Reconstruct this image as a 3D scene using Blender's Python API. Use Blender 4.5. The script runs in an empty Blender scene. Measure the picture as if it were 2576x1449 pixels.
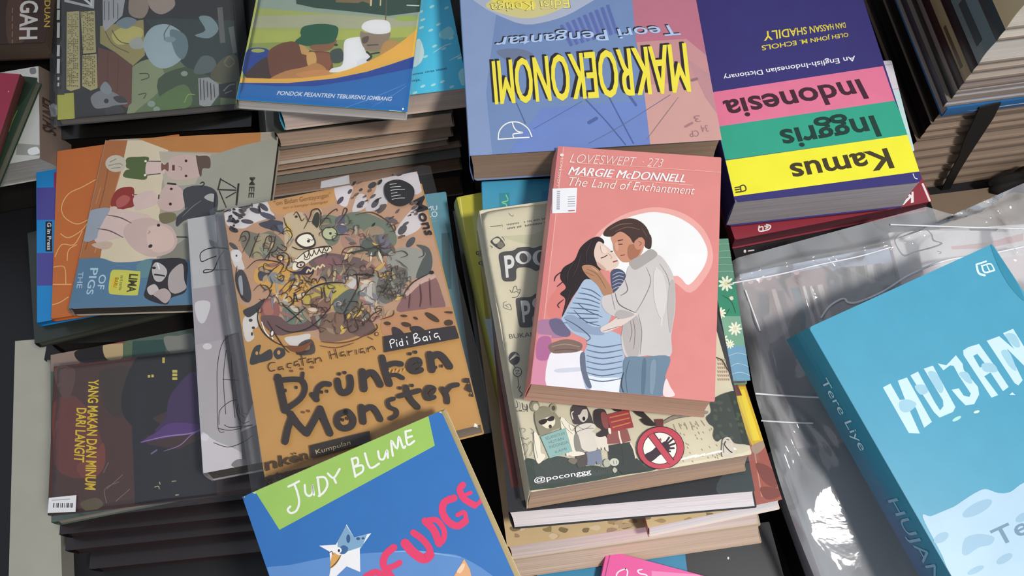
import bpy, bmesh, math, random
from mathutils import Vector, Matrix, Euler
random.seed(7)
D = bpy.data
C = bpy.context.scene.collection
# ------------------------------------------------------------------ camera
F, TH, HC, PW, PH = 2230.0, 0.395, 0.72, 2576.0, 1449.0
cd = D.cameras.new('camera'); cam = D.objects.new('camera', cd); C.objects.link(cam)
cam.location = (0, 0, HC); cam.rotation_euler = (TH, 0, 0)
cd.sensor_width = 36.0; cd.lens = F / PW * 36.0; cd.clip_start = 0.01
bpy.context.scene.camera = cam
# ------------------------------------------------------------------ world, lamps, exposure
w = D.worlds.new('world'); bpy.context.scene.world = w; w.use_nodes = True
bg = w.node_tree.nodes['Background']; bg.inputs[0].default_value = (0.80, 0.88, 1.0, 1); bg.inputs[1].default_value = 0.52
def lamp(name, kind, loc, target, power, col, **k):
    l = D.lights.new(name, kind); l.energy = power; l.color = col
    for a, b in k.items(): setattr(l, a, b)
    o = D.objects.new(name, l); C.objects.link(o); o.location = loc
    o.rotation_euler = (Vector(target) - Vector(loc)).to_track_quat('-Z', 'Y').to_euler()
    return o
lamp('daylight_spot', 'SPOT', (0.87, -0.46, 2.14), (0.14, 0.20, 0.16), 178, (1.0, 0.955, 0.90),
     spot_size=math.radians(31), spot_blend=1.0, shadow_soft_size=0.15)  # added spot in place of the daylight; its cone shapes the bright pool
sc = bpy.context.scene
sc.view_settings.view_transform = 'Standard'; sc.view_settings.look = 'None'
sc.view_settings.exposure = 0.0; sc.view_settings.gamma = 1.0; sc.view_settings.use_curve_mapping = False
# ------------------------------------------------------------------ helpers
def lin(h):
    h = h.lstrip('#'); v = [int(h[i:i+2], 16) / 255 for i in (0, 2, 4)]
    return [c / 12.92 if c <= .04045 else ((c + .055) / 1.055) ** 2.4 for c in v]
MATS = {}
def nodes(name):
    m = D.materials.new(name); m.use_nodes = True; nt = m.node_tree
    return m, nt, nt.nodes['Principled BSDF']
def ink(hexcol, g=1.0, rough=.38, coat=0.0):
    """printed card: flat ink with a faint procedural mottling"""
    k = (hexcol, round(g, 2), rough, coat)
    if k in MATS: return MATS[k]
    m, nt, b = nodes('printed_card'); c = [min(.88, v * g) for v in lin(hexcol)]
    n = nt.nodes.new('ShaderNodeTexNoise'); n.inputs['Scale'].default_value = 60; n.inputs['Detail'].default_value = 3
    tc = nt.nodes.new('ShaderNodeTexCoord'); nt.links.new(tc.outputs['Object'], n.inputs['Vector'])
    mx = nt.nodes.new('ShaderNodeMix'); mx.data_type = 'RGBA'
    mx.inputs[6].default_value = [v * .93 for v in c] + [1]; mx.inputs[7].default_value = [min(.9, v * 1.07) for v in c] + [1]
    nt.links.new(n.outputs['Fac'], mx.inputs[0]); nt.links.new(mx.outputs[2], b.inputs['Base Color'])
    b.inputs['Roughness'].default_value = rough; b.inputs['Coat Weight'].default_value = coat; b.inputs['Coat Roughness'].default_value = .12
    MATS[k] = m; return m
def paper(hexcol, g=1.0):
    """block of page edges: fine lines along the thickness"""
    k = ('paper', hexcol, round(g, 2))
    if k in MATS: return MATS[k]
    m, nt, b = nodes('page_edges'); c = [min(.88, v * g) for v in lin(hexcol)]
    tc = nt.nodes.new('ShaderNodeTexCoord'); mp = nt.nodes.new('ShaderNodeMapping'); mp.inputs['Scale'].default_value = (14, 14, 2600)
    n = nt.nodes.new('ShaderNodeTexNoise'); n.inputs['Scale'].default_value = 1; n.inputs['Detail'].default_value = 4
    nt.links.new(tc.outputs['Object'], mp.inputs[0]); nt.links.new(mp.outputs[0], n.inputs['Vector'])
    r = nt.nodes.new('ShaderNodeValToRGB'); r.color_ramp.elements[0].position = .3; r.color_ramp.elements[1].position = .7
    r.color_ramp.elements[0].color = [v * .72 for v in c] + [1]; r.color_ramp.elements[1].color = [min(.9, v * 1.12) for v in c] + [1]
    nt.links.new(n.outputs['Fac'], r.inputs[0]); nt.links.new(r.outputs[0], b.inputs['Base Color'])
    bp = nt.nodes.new('ShaderNodeBump'); bp.inputs['Strength'].default_value = .25; bp.inputs['Distance'].default_value = .0004
    nt.links.new(n.outputs['Fac'], bp.inputs['Height']); nt.links.new(bp.outputs[0], b.inputs['Normal'])
    b.inputs['Roughness'].default_value = .85; b.inputs['Specular IOR Level'].default_value = .15
    MATS[k] = m; return m
def film(name, haze=.08, rough=.08, scale=30, bump=.35, ior=1.35, tint=(.95, .96, .97), dist=.004, stretch=(1, 1, 1)):
    """thin clear plastic: see-through, glossy by its angle, a little milky, wrinkled"""
    if name in MATS: return MATS[name]
    m = D.materials.new(name); m.use_nodes = True; nt = m.node_tree; N = nt.nodes; L = nt.links
    N.remove(N['Principled BSDF']); out = N['Material Output']
    tc = N.new('ShaderNodeTexCoord'); mp = N.new('ShaderNodeMapping'); mp.inputs['Scale'].default_value = stretch
    nz = N.new('ShaderNodeTexNoise'); nz.inputs['Scale'].default_value = scale; nz.inputs['Detail'].default_value = 4; nz.inputs['Distortion'].default_value = 1.2
    L.new(tc.outputs['Object'], mp.inputs[0]); L.new(mp.outputs[0], nz.inputs['Vector'])
    bp = N.new('ShaderNodeBump'); bp.inputs['Strength'].default_value = bump; bp.inputs['Distance'].default_value = dist
    L.new(nz.outputs['Fac'], bp.inputs['Height'])
    tr = N.new('ShaderNodeBsdfTransparent'); tr.inputs[0].default_value = tint + (1,)
    df = N.new('ShaderNodeBsdfDiffuse'); df.inputs[0].default_value = (.85, .87, .9, 1); L.new(bp.outputs[0], df.inputs['Normal'])
    gl = N.new('ShaderNodeBsdfGlossy'); gl.inputs['Roughness'].default_value = rough; L.new(bp.outputs[0], gl.inputs['Normal'])
    fr = N.new('ShaderNodeFresnel'); fr.inputs['IOR'].default_value = ior; L.new(bp.outputs[0], fr.inputs['Normal'])
    a = N.new('ShaderNodeMixShader'); a.inputs[0].default_value = haze; L.new(tr.outputs[0], a.inputs[1]); L.new(df.outputs[0], a.inputs[2])
    b = N.new('ShaderNodeMixShader'); L.new(fr.outputs[0], b.inputs[0]); L.new(a.outputs[0], b.inputs[1]); L.new(gl.outputs[0], b.inputs[2])
    L.new(b.outputs[0], out.inputs[0]); MATS[name] = m; return m
def ray(px, py):
    x, y = (px - PW / 2) / F, (PH / 2 - py) / F
    return Vector((x, y * math.cos(TH) + math.sin(TH), y * math.sin(TH) - math.cos(TH)))
def at(px, py, z):
    """the point of the place at height z that the photo shows at this pixel"""
    d = ray(px, py); t = (z - HC) / d.z
    return Vector((0, 0, HC)) + t * d
def mesh_obj(name, verts, faces, mats, parent=None, idx=None, smooth=False):
    me = D.meshes.new(name); me.from_pydata([tuple(v) for v in verts], [], faces)
    for m in mats: me.materials.append(m)
    if idx: me.polygons.foreach_set('material_index', idx)
    if smooth: me.polygons.foreach_set('use_smooth', [True] * len(me.polygons))
    me.update(); o = D.objects.new(name, me); C.objects.link(o)
    if parent: o.parent = parent
    return o
def tag(o, label, cat, group=None, kind=None):
    if label: o['label'] = label
    if cat: o['category'] = cat
    if group: o['group'] = group
    if kind: o['kind'] = kind
    return o
# ---- poses: local frame has its origin at the centre of the upper cover, x right, y away from the viewer
def pose(cx, cy, cz, yaw, pitch, roll, w, h):
    cz_, s = math.cos, math.sin
    M = Matrix.Rotation(yaw, 4, 'Z') @ Matrix.Rotation(pitch, 4, 'X') @ Matrix.Rotation(roll, 4, 'Y')
    return (Matrix.Translation((cx, cy, cz)) @ M, w, h)
def flat(z, a, b, edge, w=None, h=None):
    """a level book from two pixels on one edge: left (far, near), right (far, near), bottom / top (left, right)"""
    A, B = at(a[0], a[1], z), at(b[0], b[1], z); d = B - A
    if edge in ('bottom', 'top'):
        yaw = math.atan2(d.y, d.x); w = w or d.length; sx, sy = -1, (-1 if edge == 'bottom' else 1)
    else:
        yaw = math.atan2(d.y, d.x) + math.pi / 2; h = h or d.length; sx, sy = (-1 if edge == 'left' else 1), 1
    R = Matrix.Rotation(yaw, 3, 'Z'); c = A - R @ Vector((sx * w / 2, sy * h / 2, 0))
    return (Matrix.Translation(c) @ R.to_4x4(), w, h)
# ---- printed pictures: pieces drawn in photo pixels and laid on the plane of the cover
ZS = {'px': (0, 0, 1), 'z1': (0, 0, 3.0186), 'z2': (560, 0, 3.0186), 'z3': (1130, 0, 3.0194), 'z4': (1740, 0, 2.5873), 'z5': (0, 360, 2.8985),
      'y1': (0, 800, 2.2324), 'y2': (460, 430, 2.8974), 'y3': (560, 850, 2.4188), 'y4': (1130, 350, 2.2299), 'y5': (1200, 900, 2.6388),
      'y6': (1780, 460, 2.6834), 'y7': (1780, 900, 2.6394), 'd1': (540, 440, 5.574), 'd2': (820, 440, 5.574), 'd3': (580, 670, 5.574),
      'd4': (860, 670, 5.574), 'r5': (2180, 0, 5.573), 'r6': (2180, 220, 4.528)}
def crom(p, closed, n=4):
    q = []; m = len(p)
    for i in range(m if closed else m - 1):
        a, b, c, d = (p[(i - 1) % m] if closed or i else p[0]), p[i], p[(i + 1) % m], (p[(i + 2) % m] if closed or i + 2 < m else p[-1])
        for k in range(n):
            t = k / n
            q.append(tuple(.5 * (2 * b[j] + (c[j] - a[j]) * t + (2 * a[j] - 5 * b[j] + 4 * c[j] - d[j]) * t * t + (3 * b[j] - a[j] - 3 * c[j] + d[j]) * t ** 3) for j in (0, 1)))
    if not closed: q.append(tuple(p[-1]))
    return q
def ribbon(p, wd, taper=False):
    L, R = [], []
    for i, a in enumerate(p):
        b, c = p[max(0, i - 1)], p[min(len(p) - 1, i + 1)]
        dx, dy = c[0] - b[0], c[1] - b[1]; l = math.hypot(dx, dy) or 1
        k = wd / 2
        if taper: k *= .35 + .65 * math.sin(math.pi * (i + .5) / len(p))
        L.append((a[0] - dy / l * k, a[1] + dx / l * k)); R.append((a[0] + dy / l * k, a[1] - dx / l * k))
    return [[L[i], L[i + 1], R[i + 1], R[i]] for i in range(len(p) - 1)]
def round_pts(c, wd, n=8):
    return [(c[0] + math.cos(6.2832 * i / n) * wd / 2, c[1] + math.sin(6.2832 * i / n) * wd / 2) for i in range(n)]
TXT = {}
def glyphs(s, bold, shear=0, narrow=False):
    k = (s, bold, shear)
    if k not in TXT:
        cu = D.curves.new('text', 'FONT'); cu.body = s; cu.resolution_u = 3; cu.offset = bold; cu.shear = shear
        o = D.objects.new('text', cu); C.objects.link(o); bpy.context.view_layer.update()
        me = D.meshes.new_from_object(o.evaluated_get(bpy.context.evaluated_depsgraph_get()))
        v = [(a.co.x, a.co.y) for a in me.vertices]; f = [list(p.vertices) for p in me.polygons]
        D.objects.remove(o); D.curves.remove(cu); D.meshes.remove(me); TXT[k] = (v, f)
    return TXT[k]
def homog(q):
    """unit square (0,0 bottom-left) -> pixel quad given as top-left, top-right, bottom-right, bottom-left"""
    (x3, y3), (x2, y2), (x1, y1), (x0, y0) = q
    dx1, dx2, sx = x1 - x2, x3 - x2, x0 - x1 + x2 - x3; dy1, dy2, sy = y1 - y2, y3 - y2, y0 - y1 + y2 - y3
    det = dx1 * dy2 - dx2 * dy1; g = (sx * dy2 - dx2 * sy) / det; h = (dx1 * sy - sx * dy1) / det
    a, b, d, e = x1 - x0 + g * x1, x3 - x0 + h * x3, y1 - y0 + g * y1, y3 - y0 + h * y3
    return lambda u, v: ((a * u + b * v + x0) / (g * u + h * v + 1), (d * u + e * v + y0) / (g * u + h * v + 1))
def clip(poly, w, h):
    for ax, lim, sg in ((0, w / 2, 1), (0, -w / 2, -1), (1, h / 2, 1), (1, -h / 2, -1)):
        out = []
        for i in range(len(poly)):
            a, b = poly[i - 1], poly[i]; ia, ib = sg * (a[ax] - lim) <= 0, sg * (b[ax] - lim) <= 0
            if ia != ib:
                t = (lim - a[ax]) / (b[ax] - a[ax]); out.append((a[0] + t * (b[0] - a[0]), a[1] + t * (b[1] - a[1])))
            if ib: out.append(b)
        poly = out
        if len(poly) < 3: return []
    return poly
def lay(art, M, w, h, g, V, Fc, I, mats, rough, coat, step=6e-6, base=6e-6):
    """append the printed pieces to V, Fc, I as layers just above the plane z = 0 of frame M"""
    Mi = M.inverted(); o = Mi @ Vector((0, 0, HC)); R = Mi.to_3x3(); zn = 'px'; lay_n = 0
    def loc(p):
        if zn == 'uv': return ((p[0] - .5) * w, (p[1] - .5) * h)
        a, b, s = ZS[zn]; d = R @ ray(a + p[0] / s, b + p[1] / s); t = -o.z / d.z
        return (o.x + t * d.x, o.y + t * d.y)
    def mi(col):
        m = ink(col, g, rough, coat)
        if m not in mats: mats.append(m)
        return mats.index(m)
    def face(pts, z, k, cl=True):
        if cl: pts = clip(pts, w, h)
        if len(pts) < 3: return
        ar = sum(pts[i - 1][0] * pts[i][1] - pts[i][0] * pts[i - 1][1] for i in range(len(pts)))
        if abs(ar) < 1e-10: return
        if ar < 0: pts = pts[::-1]
        n = len(V); V.extend((x, y, z) for x, y in pts); Fc.append(list(range(n, n + len(pts)))); I.append(k)
    for a in art:
        if a[0] == 'z': zn = a[1]; continue
        lay_n += 1; z = base + step * lay_n; k = mi(a[1])
        if a[0] == 'p': face([loc(p) for p in a[2]], z, k)
        elif a[0] == 'c': face([loc(p) for p in crom(a[2], True)], z, k)
        elif a[0] in 'sl':
            p = crom(a[3], False) if a[0] == 's' else a[3]
            for q in ribbon(p, a[2], len(a) > 4): face([loc(r) for r in q], z, k)
            if a[0] == 's' and a[2] > 7 and len(a) < 5 and zn != 'uv':
                for e in (p[0], p[-1]): face([loc(r) for r in round_pts(e, a[2])], z + step * .3, k)
        elif a[0] == 'e':
            _, _, cx, cy, rx, ry = a[:6]; rt = math.radians(a[6] if len(a) > 6 else 0)
            face([loc((cx + rx * math.cos(t) * math.cos(rt) - ry * math.sin(t) * math.sin(rt), cy + rx * math.cos(t) * math.sin(rt) + ry * math.sin(t) * math.cos(rt)))
                  for t in [6.2832 * i / 24 for i in range(24)]], z, k)
        elif a[0] == 't':
            v, f = glyphs(a[2], a[4] if len(a) > 4 else 0, a[5] if len(a) > 5 else 0)
            x0, x1 = min(p[0] for p in v), max(p[0] for p in v); y0, y1 = min(p[1] for p in v), max(p[1] for p in v)
            H = homog(a[3]); n = len(V)
            V.extend(loc(H((p[0] - x0) / (x1 - x0), (p[1] - y0) / (y1 - y0))) + (z,) for p in v)
            for q in f:
                q = [n + i for i in q]
                e1 = Vector(V[q[1]]) - Vector(V[q[0]]); e2 = Vector(V[q[2]]) - Vector(V[q[0]])
                if e1.cross(e2).z < 0: q = q[::-1]
                Fc.append(q); I.append(k)
def outline(w, h, r, n=4):
    p = []
    for sx, sy, a0 in ((1, 1, 0), (-1, 1, 90), (-1, -1, 180), (1, -1, 270)):
        for i in range(n + 1):
            t = math.radians(a0 + 90 * i / n); p.append((sx * (w / 2 - r) + r * math.cos(t), sy * (h / 2 - r) + r * math.sin(t)))
    return p
def slab(V, Fc, I, pts, z0, z1, k, sh0=(0, 0), sh1=(0, 0)):
    n, m = len(V), len(pts)
    V.extend((x + sh1[0], y + sh1[1], z1) for x, y in pts); V.extend((x + sh0[0], y + sh0[1], z0) for x, y in pts)
    Fc.append(list(range(n, n + m))); Fc.append(list(range(n + 2 * m - 1, n + m - 1, -1)))
    for i in range(m):
        j = (i + 1) % m; Fc.append([n + j, n + i, n + m + i, n + m + j])
    I.extend([k] * (m + 2))
def book(name, label, cat, ps, t, cover, art=(), g=1.0, page='#cbb8a4', slant=(0, 0), spine='left', spine_art=(), back=None, spine_col=None,
         rough=.38, coat=0.0, r=.0012, inset=.0012, sleeve=None, group=None, sheet=(.004, .004), pg=None, cut=0.0):
    """one book: Empty > front_cover (printed), page_block, back_cover, spine [, plastic_sleeve]"""
    M, w, h = ps; ct = .00035
    root = D.objects.new(name, None); C.objects.link(root); root.empty_display_size = .02
    base = Matrix.Translation((0, 0, -t)); root.matrix_world = M @ base; tag(root, label, cat, group)
    up = Matrix.Translation((0, 0, t))
    # front cover
    V, Fc, I, mats = [], [], [], [ink(cover, g, rough, coat)]
    slab(V, Fc, I, outline(w, h, r), -ct, 0, 0); lay(art, M, w, h, g, V, Fc, I, mats, rough, coat)
    V = [(x, y, z + t) for x, y, z in V]
    mesh_obj('front_cover', V, Fc, mats, root, I)
    # pages, sheared as a soft block of leaves is
    V, Fc, I = [], [], []
    il, ir = (0.0004, inset) if spine == 'left' else (inset, .0004)
    if spine == 'top': il = ir = inset
    pts = [(-w / 2 + il, -h / 2 + inset), (w / 2 - ir, -h / 2 + inset), (w / 2 - ir, h / 2 - (inset if spine != 'top' else .0004)), (-w / 2 + il, h / 2 - (inset if spine != 'top' else .0004))]
    pts = [(a, b) for a, b in pts][::-1]
    pts = pts[::-1]
    nz = 4
    for i in range(nz + 1):
        f = i / nz; z = t - ct - (t - 2 * ct) * f; bow = .0006 * math.sin(math.pi * f) * min(1, t / .015)
        for k, (x, y) in enumerate(pts):
            V.append((x * (1 - bow / w * 2) + slant[0] * f, y * (1 - bow / h * 2) + slant[1] * f, z))
    for i in range(nz):
        for k in range(4):
            j = (k + 1) % 4; a = i * 4; Fc.append([a + j, a + k, a + 4 + k, a + 4 + j])
    Fc.append([0, 1, 2, 3]); Fc.append([nz * 4 + 3, nz * 4 + 2, nz * 4 + 1, nz * 4])
    mesh_obj('page_block', V, Fc, [paper(page, pg or g)], root)
    # back cover
    V, Fc, I = [], [], []
    slab(V, Fc, I, outline(w, h, r), 0, ct, 0, slant, slant)
    mesh_obj('back_cover', V, Fc, [ink(back or cover, g, rough, coat)], root)
    # spine: a gently rounded strip from the upper to the lower cover
    if spine:
        V, Fc, I, mats = [], [], [], [ink(spine_col or cover, g, rough, coat)]
        s = -1 if spine == 'left' else 1; ns = 6
        if spine == 'front': A0, A1, nrm = Vector((-w / 2, -h / 2, 0)), Vector((w / 2, -h / 2, 0)), Vector((0, -1, 0))
        elif spine == 'top': A0, A1, nrm = Vector((w / 2, h / 2, 0)), Vector((-w / 2, h / 2, 0)), Vector((0, 1, 0))
        elif spine == 'left': A0, A1, nrm = Vector((-w / 2, h / 2, 0)), Vector((-w / 2, -h / 2, 0)), Vector((-1, 0, 0))
        else: A0, A1, nrm = Vector((w / 2, -h / 2, 0)), Vector((w / 2, h / 2, 0)), Vector((1, 0, 0))
        sl = Vector((slant[0], slant[1], 0)); bul = min(.0012, t * .05)
        for lay_ in (0, 1):
            for i in range(ns + 1):
                f = i / ns; off = nrm * (bul * math.sin(math.pi * f) + .0003 - .0003 * lay_) + sl * f + Vector((0, 0, t * (1 - f)))
                V.append(A0 + off); V.append(A1 + off)
        q = 2 * (ns + 1)
        for i in range(ns):
            Fc.append([2 * i, 2 * i + 2, 2 * i + 3, 2 * i + 1]); Fc.append([q + 2 * i + 1, q + 2 * i + 3, q + 2 * i + 2, q + 2 * i])
            Fc.append([2 * i + 1, 2 * i + 3, q + 2 * i + 3, q + 2 * i + 1]); Fc.append([2 * i + 2, 2 * i, q + 2 * i, q + 2 * i + 2])
        Fc.append([0, 1, q + 1, q]); Fc.append([2 * ns + 1, 2 * ns, q + 2 * ns, q + 2 * ns + 1])
        I = [0] * len(Fc)
        if spine_art:
            # plane of the spine: x along it, y up across it
            top = A0; dn = sl + Vector((0, 0, -t)); ex = (A1 - A0).normalized(); ey = -dn.normalized(); ez = ex.cross(ey)
            ctr = (A0 + A1) / 2 + dn / 2 + ez * (bul + .0005)
            Ms = Matrix(((ex.x, ey.x, ez.x, ctr.x), (ex.y, ey.y, ez.y, ctr.y), (ex.z, ey.z, ez.z, ctr.z), (0, 0, 0, 1)))
            v2, f2, i2 = [], [], []
            lay(spine_art, M @ Ms, (A1 - A0).length, dn.length, g, v2, f2, i2, mats, rough, coat)
            n = len(V); V += [up @ (Ms @ Vector(p)) for p in v2]; Fc += [[n + a for a in f_] for f_ in f2]; I += i2
        mesh_obj('spine', V, Fc, mats, root, I)
    if sleeve:
        # clear bag around the book: its upper sheet, dropping at the rims
        V, Fc = [], []; nx, ny = 26, 34; ox, oy = sheet
        rnd = random.Random(len(label))
        ph = [rnd.uniform(0, 6.28) for _ in range(4)]
        for j in range(ny + 1):
            for i in range(nx + 1):
                u, v = i / nx * 2 - 1, j / ny * 2 - 1
                x, y = u * (w / 2 + ox), v * (h / 2 + oy)
                ex, ey = max(0, abs(x) - w / 2 + .002) , max(0, abs(y) - h / 2 + .002)
                e = max(ex, ey); f = min(1, e / max(ox, oy)) if e > 0 else 0
                z = t + .0012 + .0004 * math.sin(9 * u + ph[0]) * math.sin(7 * v + ph[1]) - f * f * min(t, .008)
                V.append((x, y, z))
        for j in range(ny):
            for i in range(nx):
                a = j * (nx + 1) + i; Fc.append([a, a + 1, a + nx + 2, a + nx + 1])
        mesh_obj('plastic_sleeve', V, Fc, [sleeve], root, smooth=True)
    return root
def sticker(parent, name, ps_M, t, quad, col, art, w, h, g=1.0):
    """a paper label stuck on a cover: a thin sheet of its own, child of the book"""
    V, Fc, I, mats = [], [], [], [ink(col, g, .5)]
    Mi = ps_M.inverted(); o = Mi @ Vector((0, 0, HC)); R = Mi.to_3x3(); pts = []
    for p in quad:
        d = R @ ray(*p); k = -o.z / d.z; pts.append((o.x + k * d.x, o.y + k * d.y))
    if sum(pts[i - 1][0] * pts[i][1] - pts[i][0] * pts[i - 1][1] for i in range(4)) < 0: pts = pts[::-1]
    slab(V, Fc, I, pts, .0006, .0008, 0); n = len(V)
    lay(art, ps_M, 9, 9, g, V, Fc, I, mats, .5, 0, base=.000805)
    return mesh_obj(name, [(x, y, z + t) for x, y, z in V], Fc, mats, parent, I)
CLEAR = film('clear_sleeve', haze=.03, rough=.07, scale=26, bump=.12, ior=1.33)
BAG = film('clear_bag', haze=.29, rough=.05, scale=22, bump=.10, ior=1.75, dist=.006)
ZS.update({'h1': (2180, 780, 4.139), 'k1': (1200, 480, 3.291), 'l1': (0, 100, 4.527), 'q1': (1300, 1000, 4.2933)})
GL, GM, GR = 1.32, 1.02, 2.2            # paper reflectance read from the dimmer ends of the stall
# ------------------------------------------------------------------ structure
def block(name, pts, z0, z1, mat, parent=None):
    V, Fc, I = [], [], []
    if sum(pts[i - 1][0] * pts[i][1] - pts[i][0] * pts[i - 1][1] for i in range(len(pts))) < 0: pts = pts[::-1]
    slab(V, Fc, I, pts, z0, z1, 0)
    return mesh_obj(name, V, Fc, [mat], parent)
fl = block('floor', [(-2.5, -2.5), (2.5, -2.5), (2.5, 2.5), (-2.5, 2.5)], -.78, -.76, ink('#4a4743', 1, .8)); tag(fl, None, None, kind='structure')
wl = block('wall_back', [(-2.5, 2.4), (2.5, 2.4), (2.5, 2.5), (-2.5, 2.5)], -.76, 2.4, ink('#5d5a55', 1, .9)); tag(wl, None, None, kind='structure')
tb = D.objects.new('stall_table', None); C.objects.link(tb); tb.location = (0, .3, -.76); tag(tb, 'dark stall table hidden beneath all the stacks of books', 'table')
def under(o, z=-.76, y=.3):
    o.parent = tb; o.location = (0, -y, -z)
under(block('tabletop', [(-.62, -.28), (.75, -.28), (.75, .86), (-.62, .86)], -.03, 0, ink('#17161a', 1, .55)))
for x in (-.55, .68):
    for y in (-.2, .78): under(block('leg', [(x - .025, y - .025), (x + .025, y - .025), (x + .025, y + .025), (x - .025, y + .025)], -.76, -.03, ink('#2a2622', 1, .6)))
# ------------------------------------------------------------------ pale board along the left rim
b0 = at(38, 858, .022); b1 = at(135, 850, .022); b2 = at(165, 1449, .022); b3 = at(22, 1449, .022); dn = (b3 - b0) * .35
bd = block('foam_board', [tuple(p.xy) for p in (b0, b1, b2 + dn, b3 + dn)], .001, .022, ink('#8b887c', 1.9, .6))
tag(bd, 'pale grey board lying along the left edge beside the thunder-cloud paperback', 'board')
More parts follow.
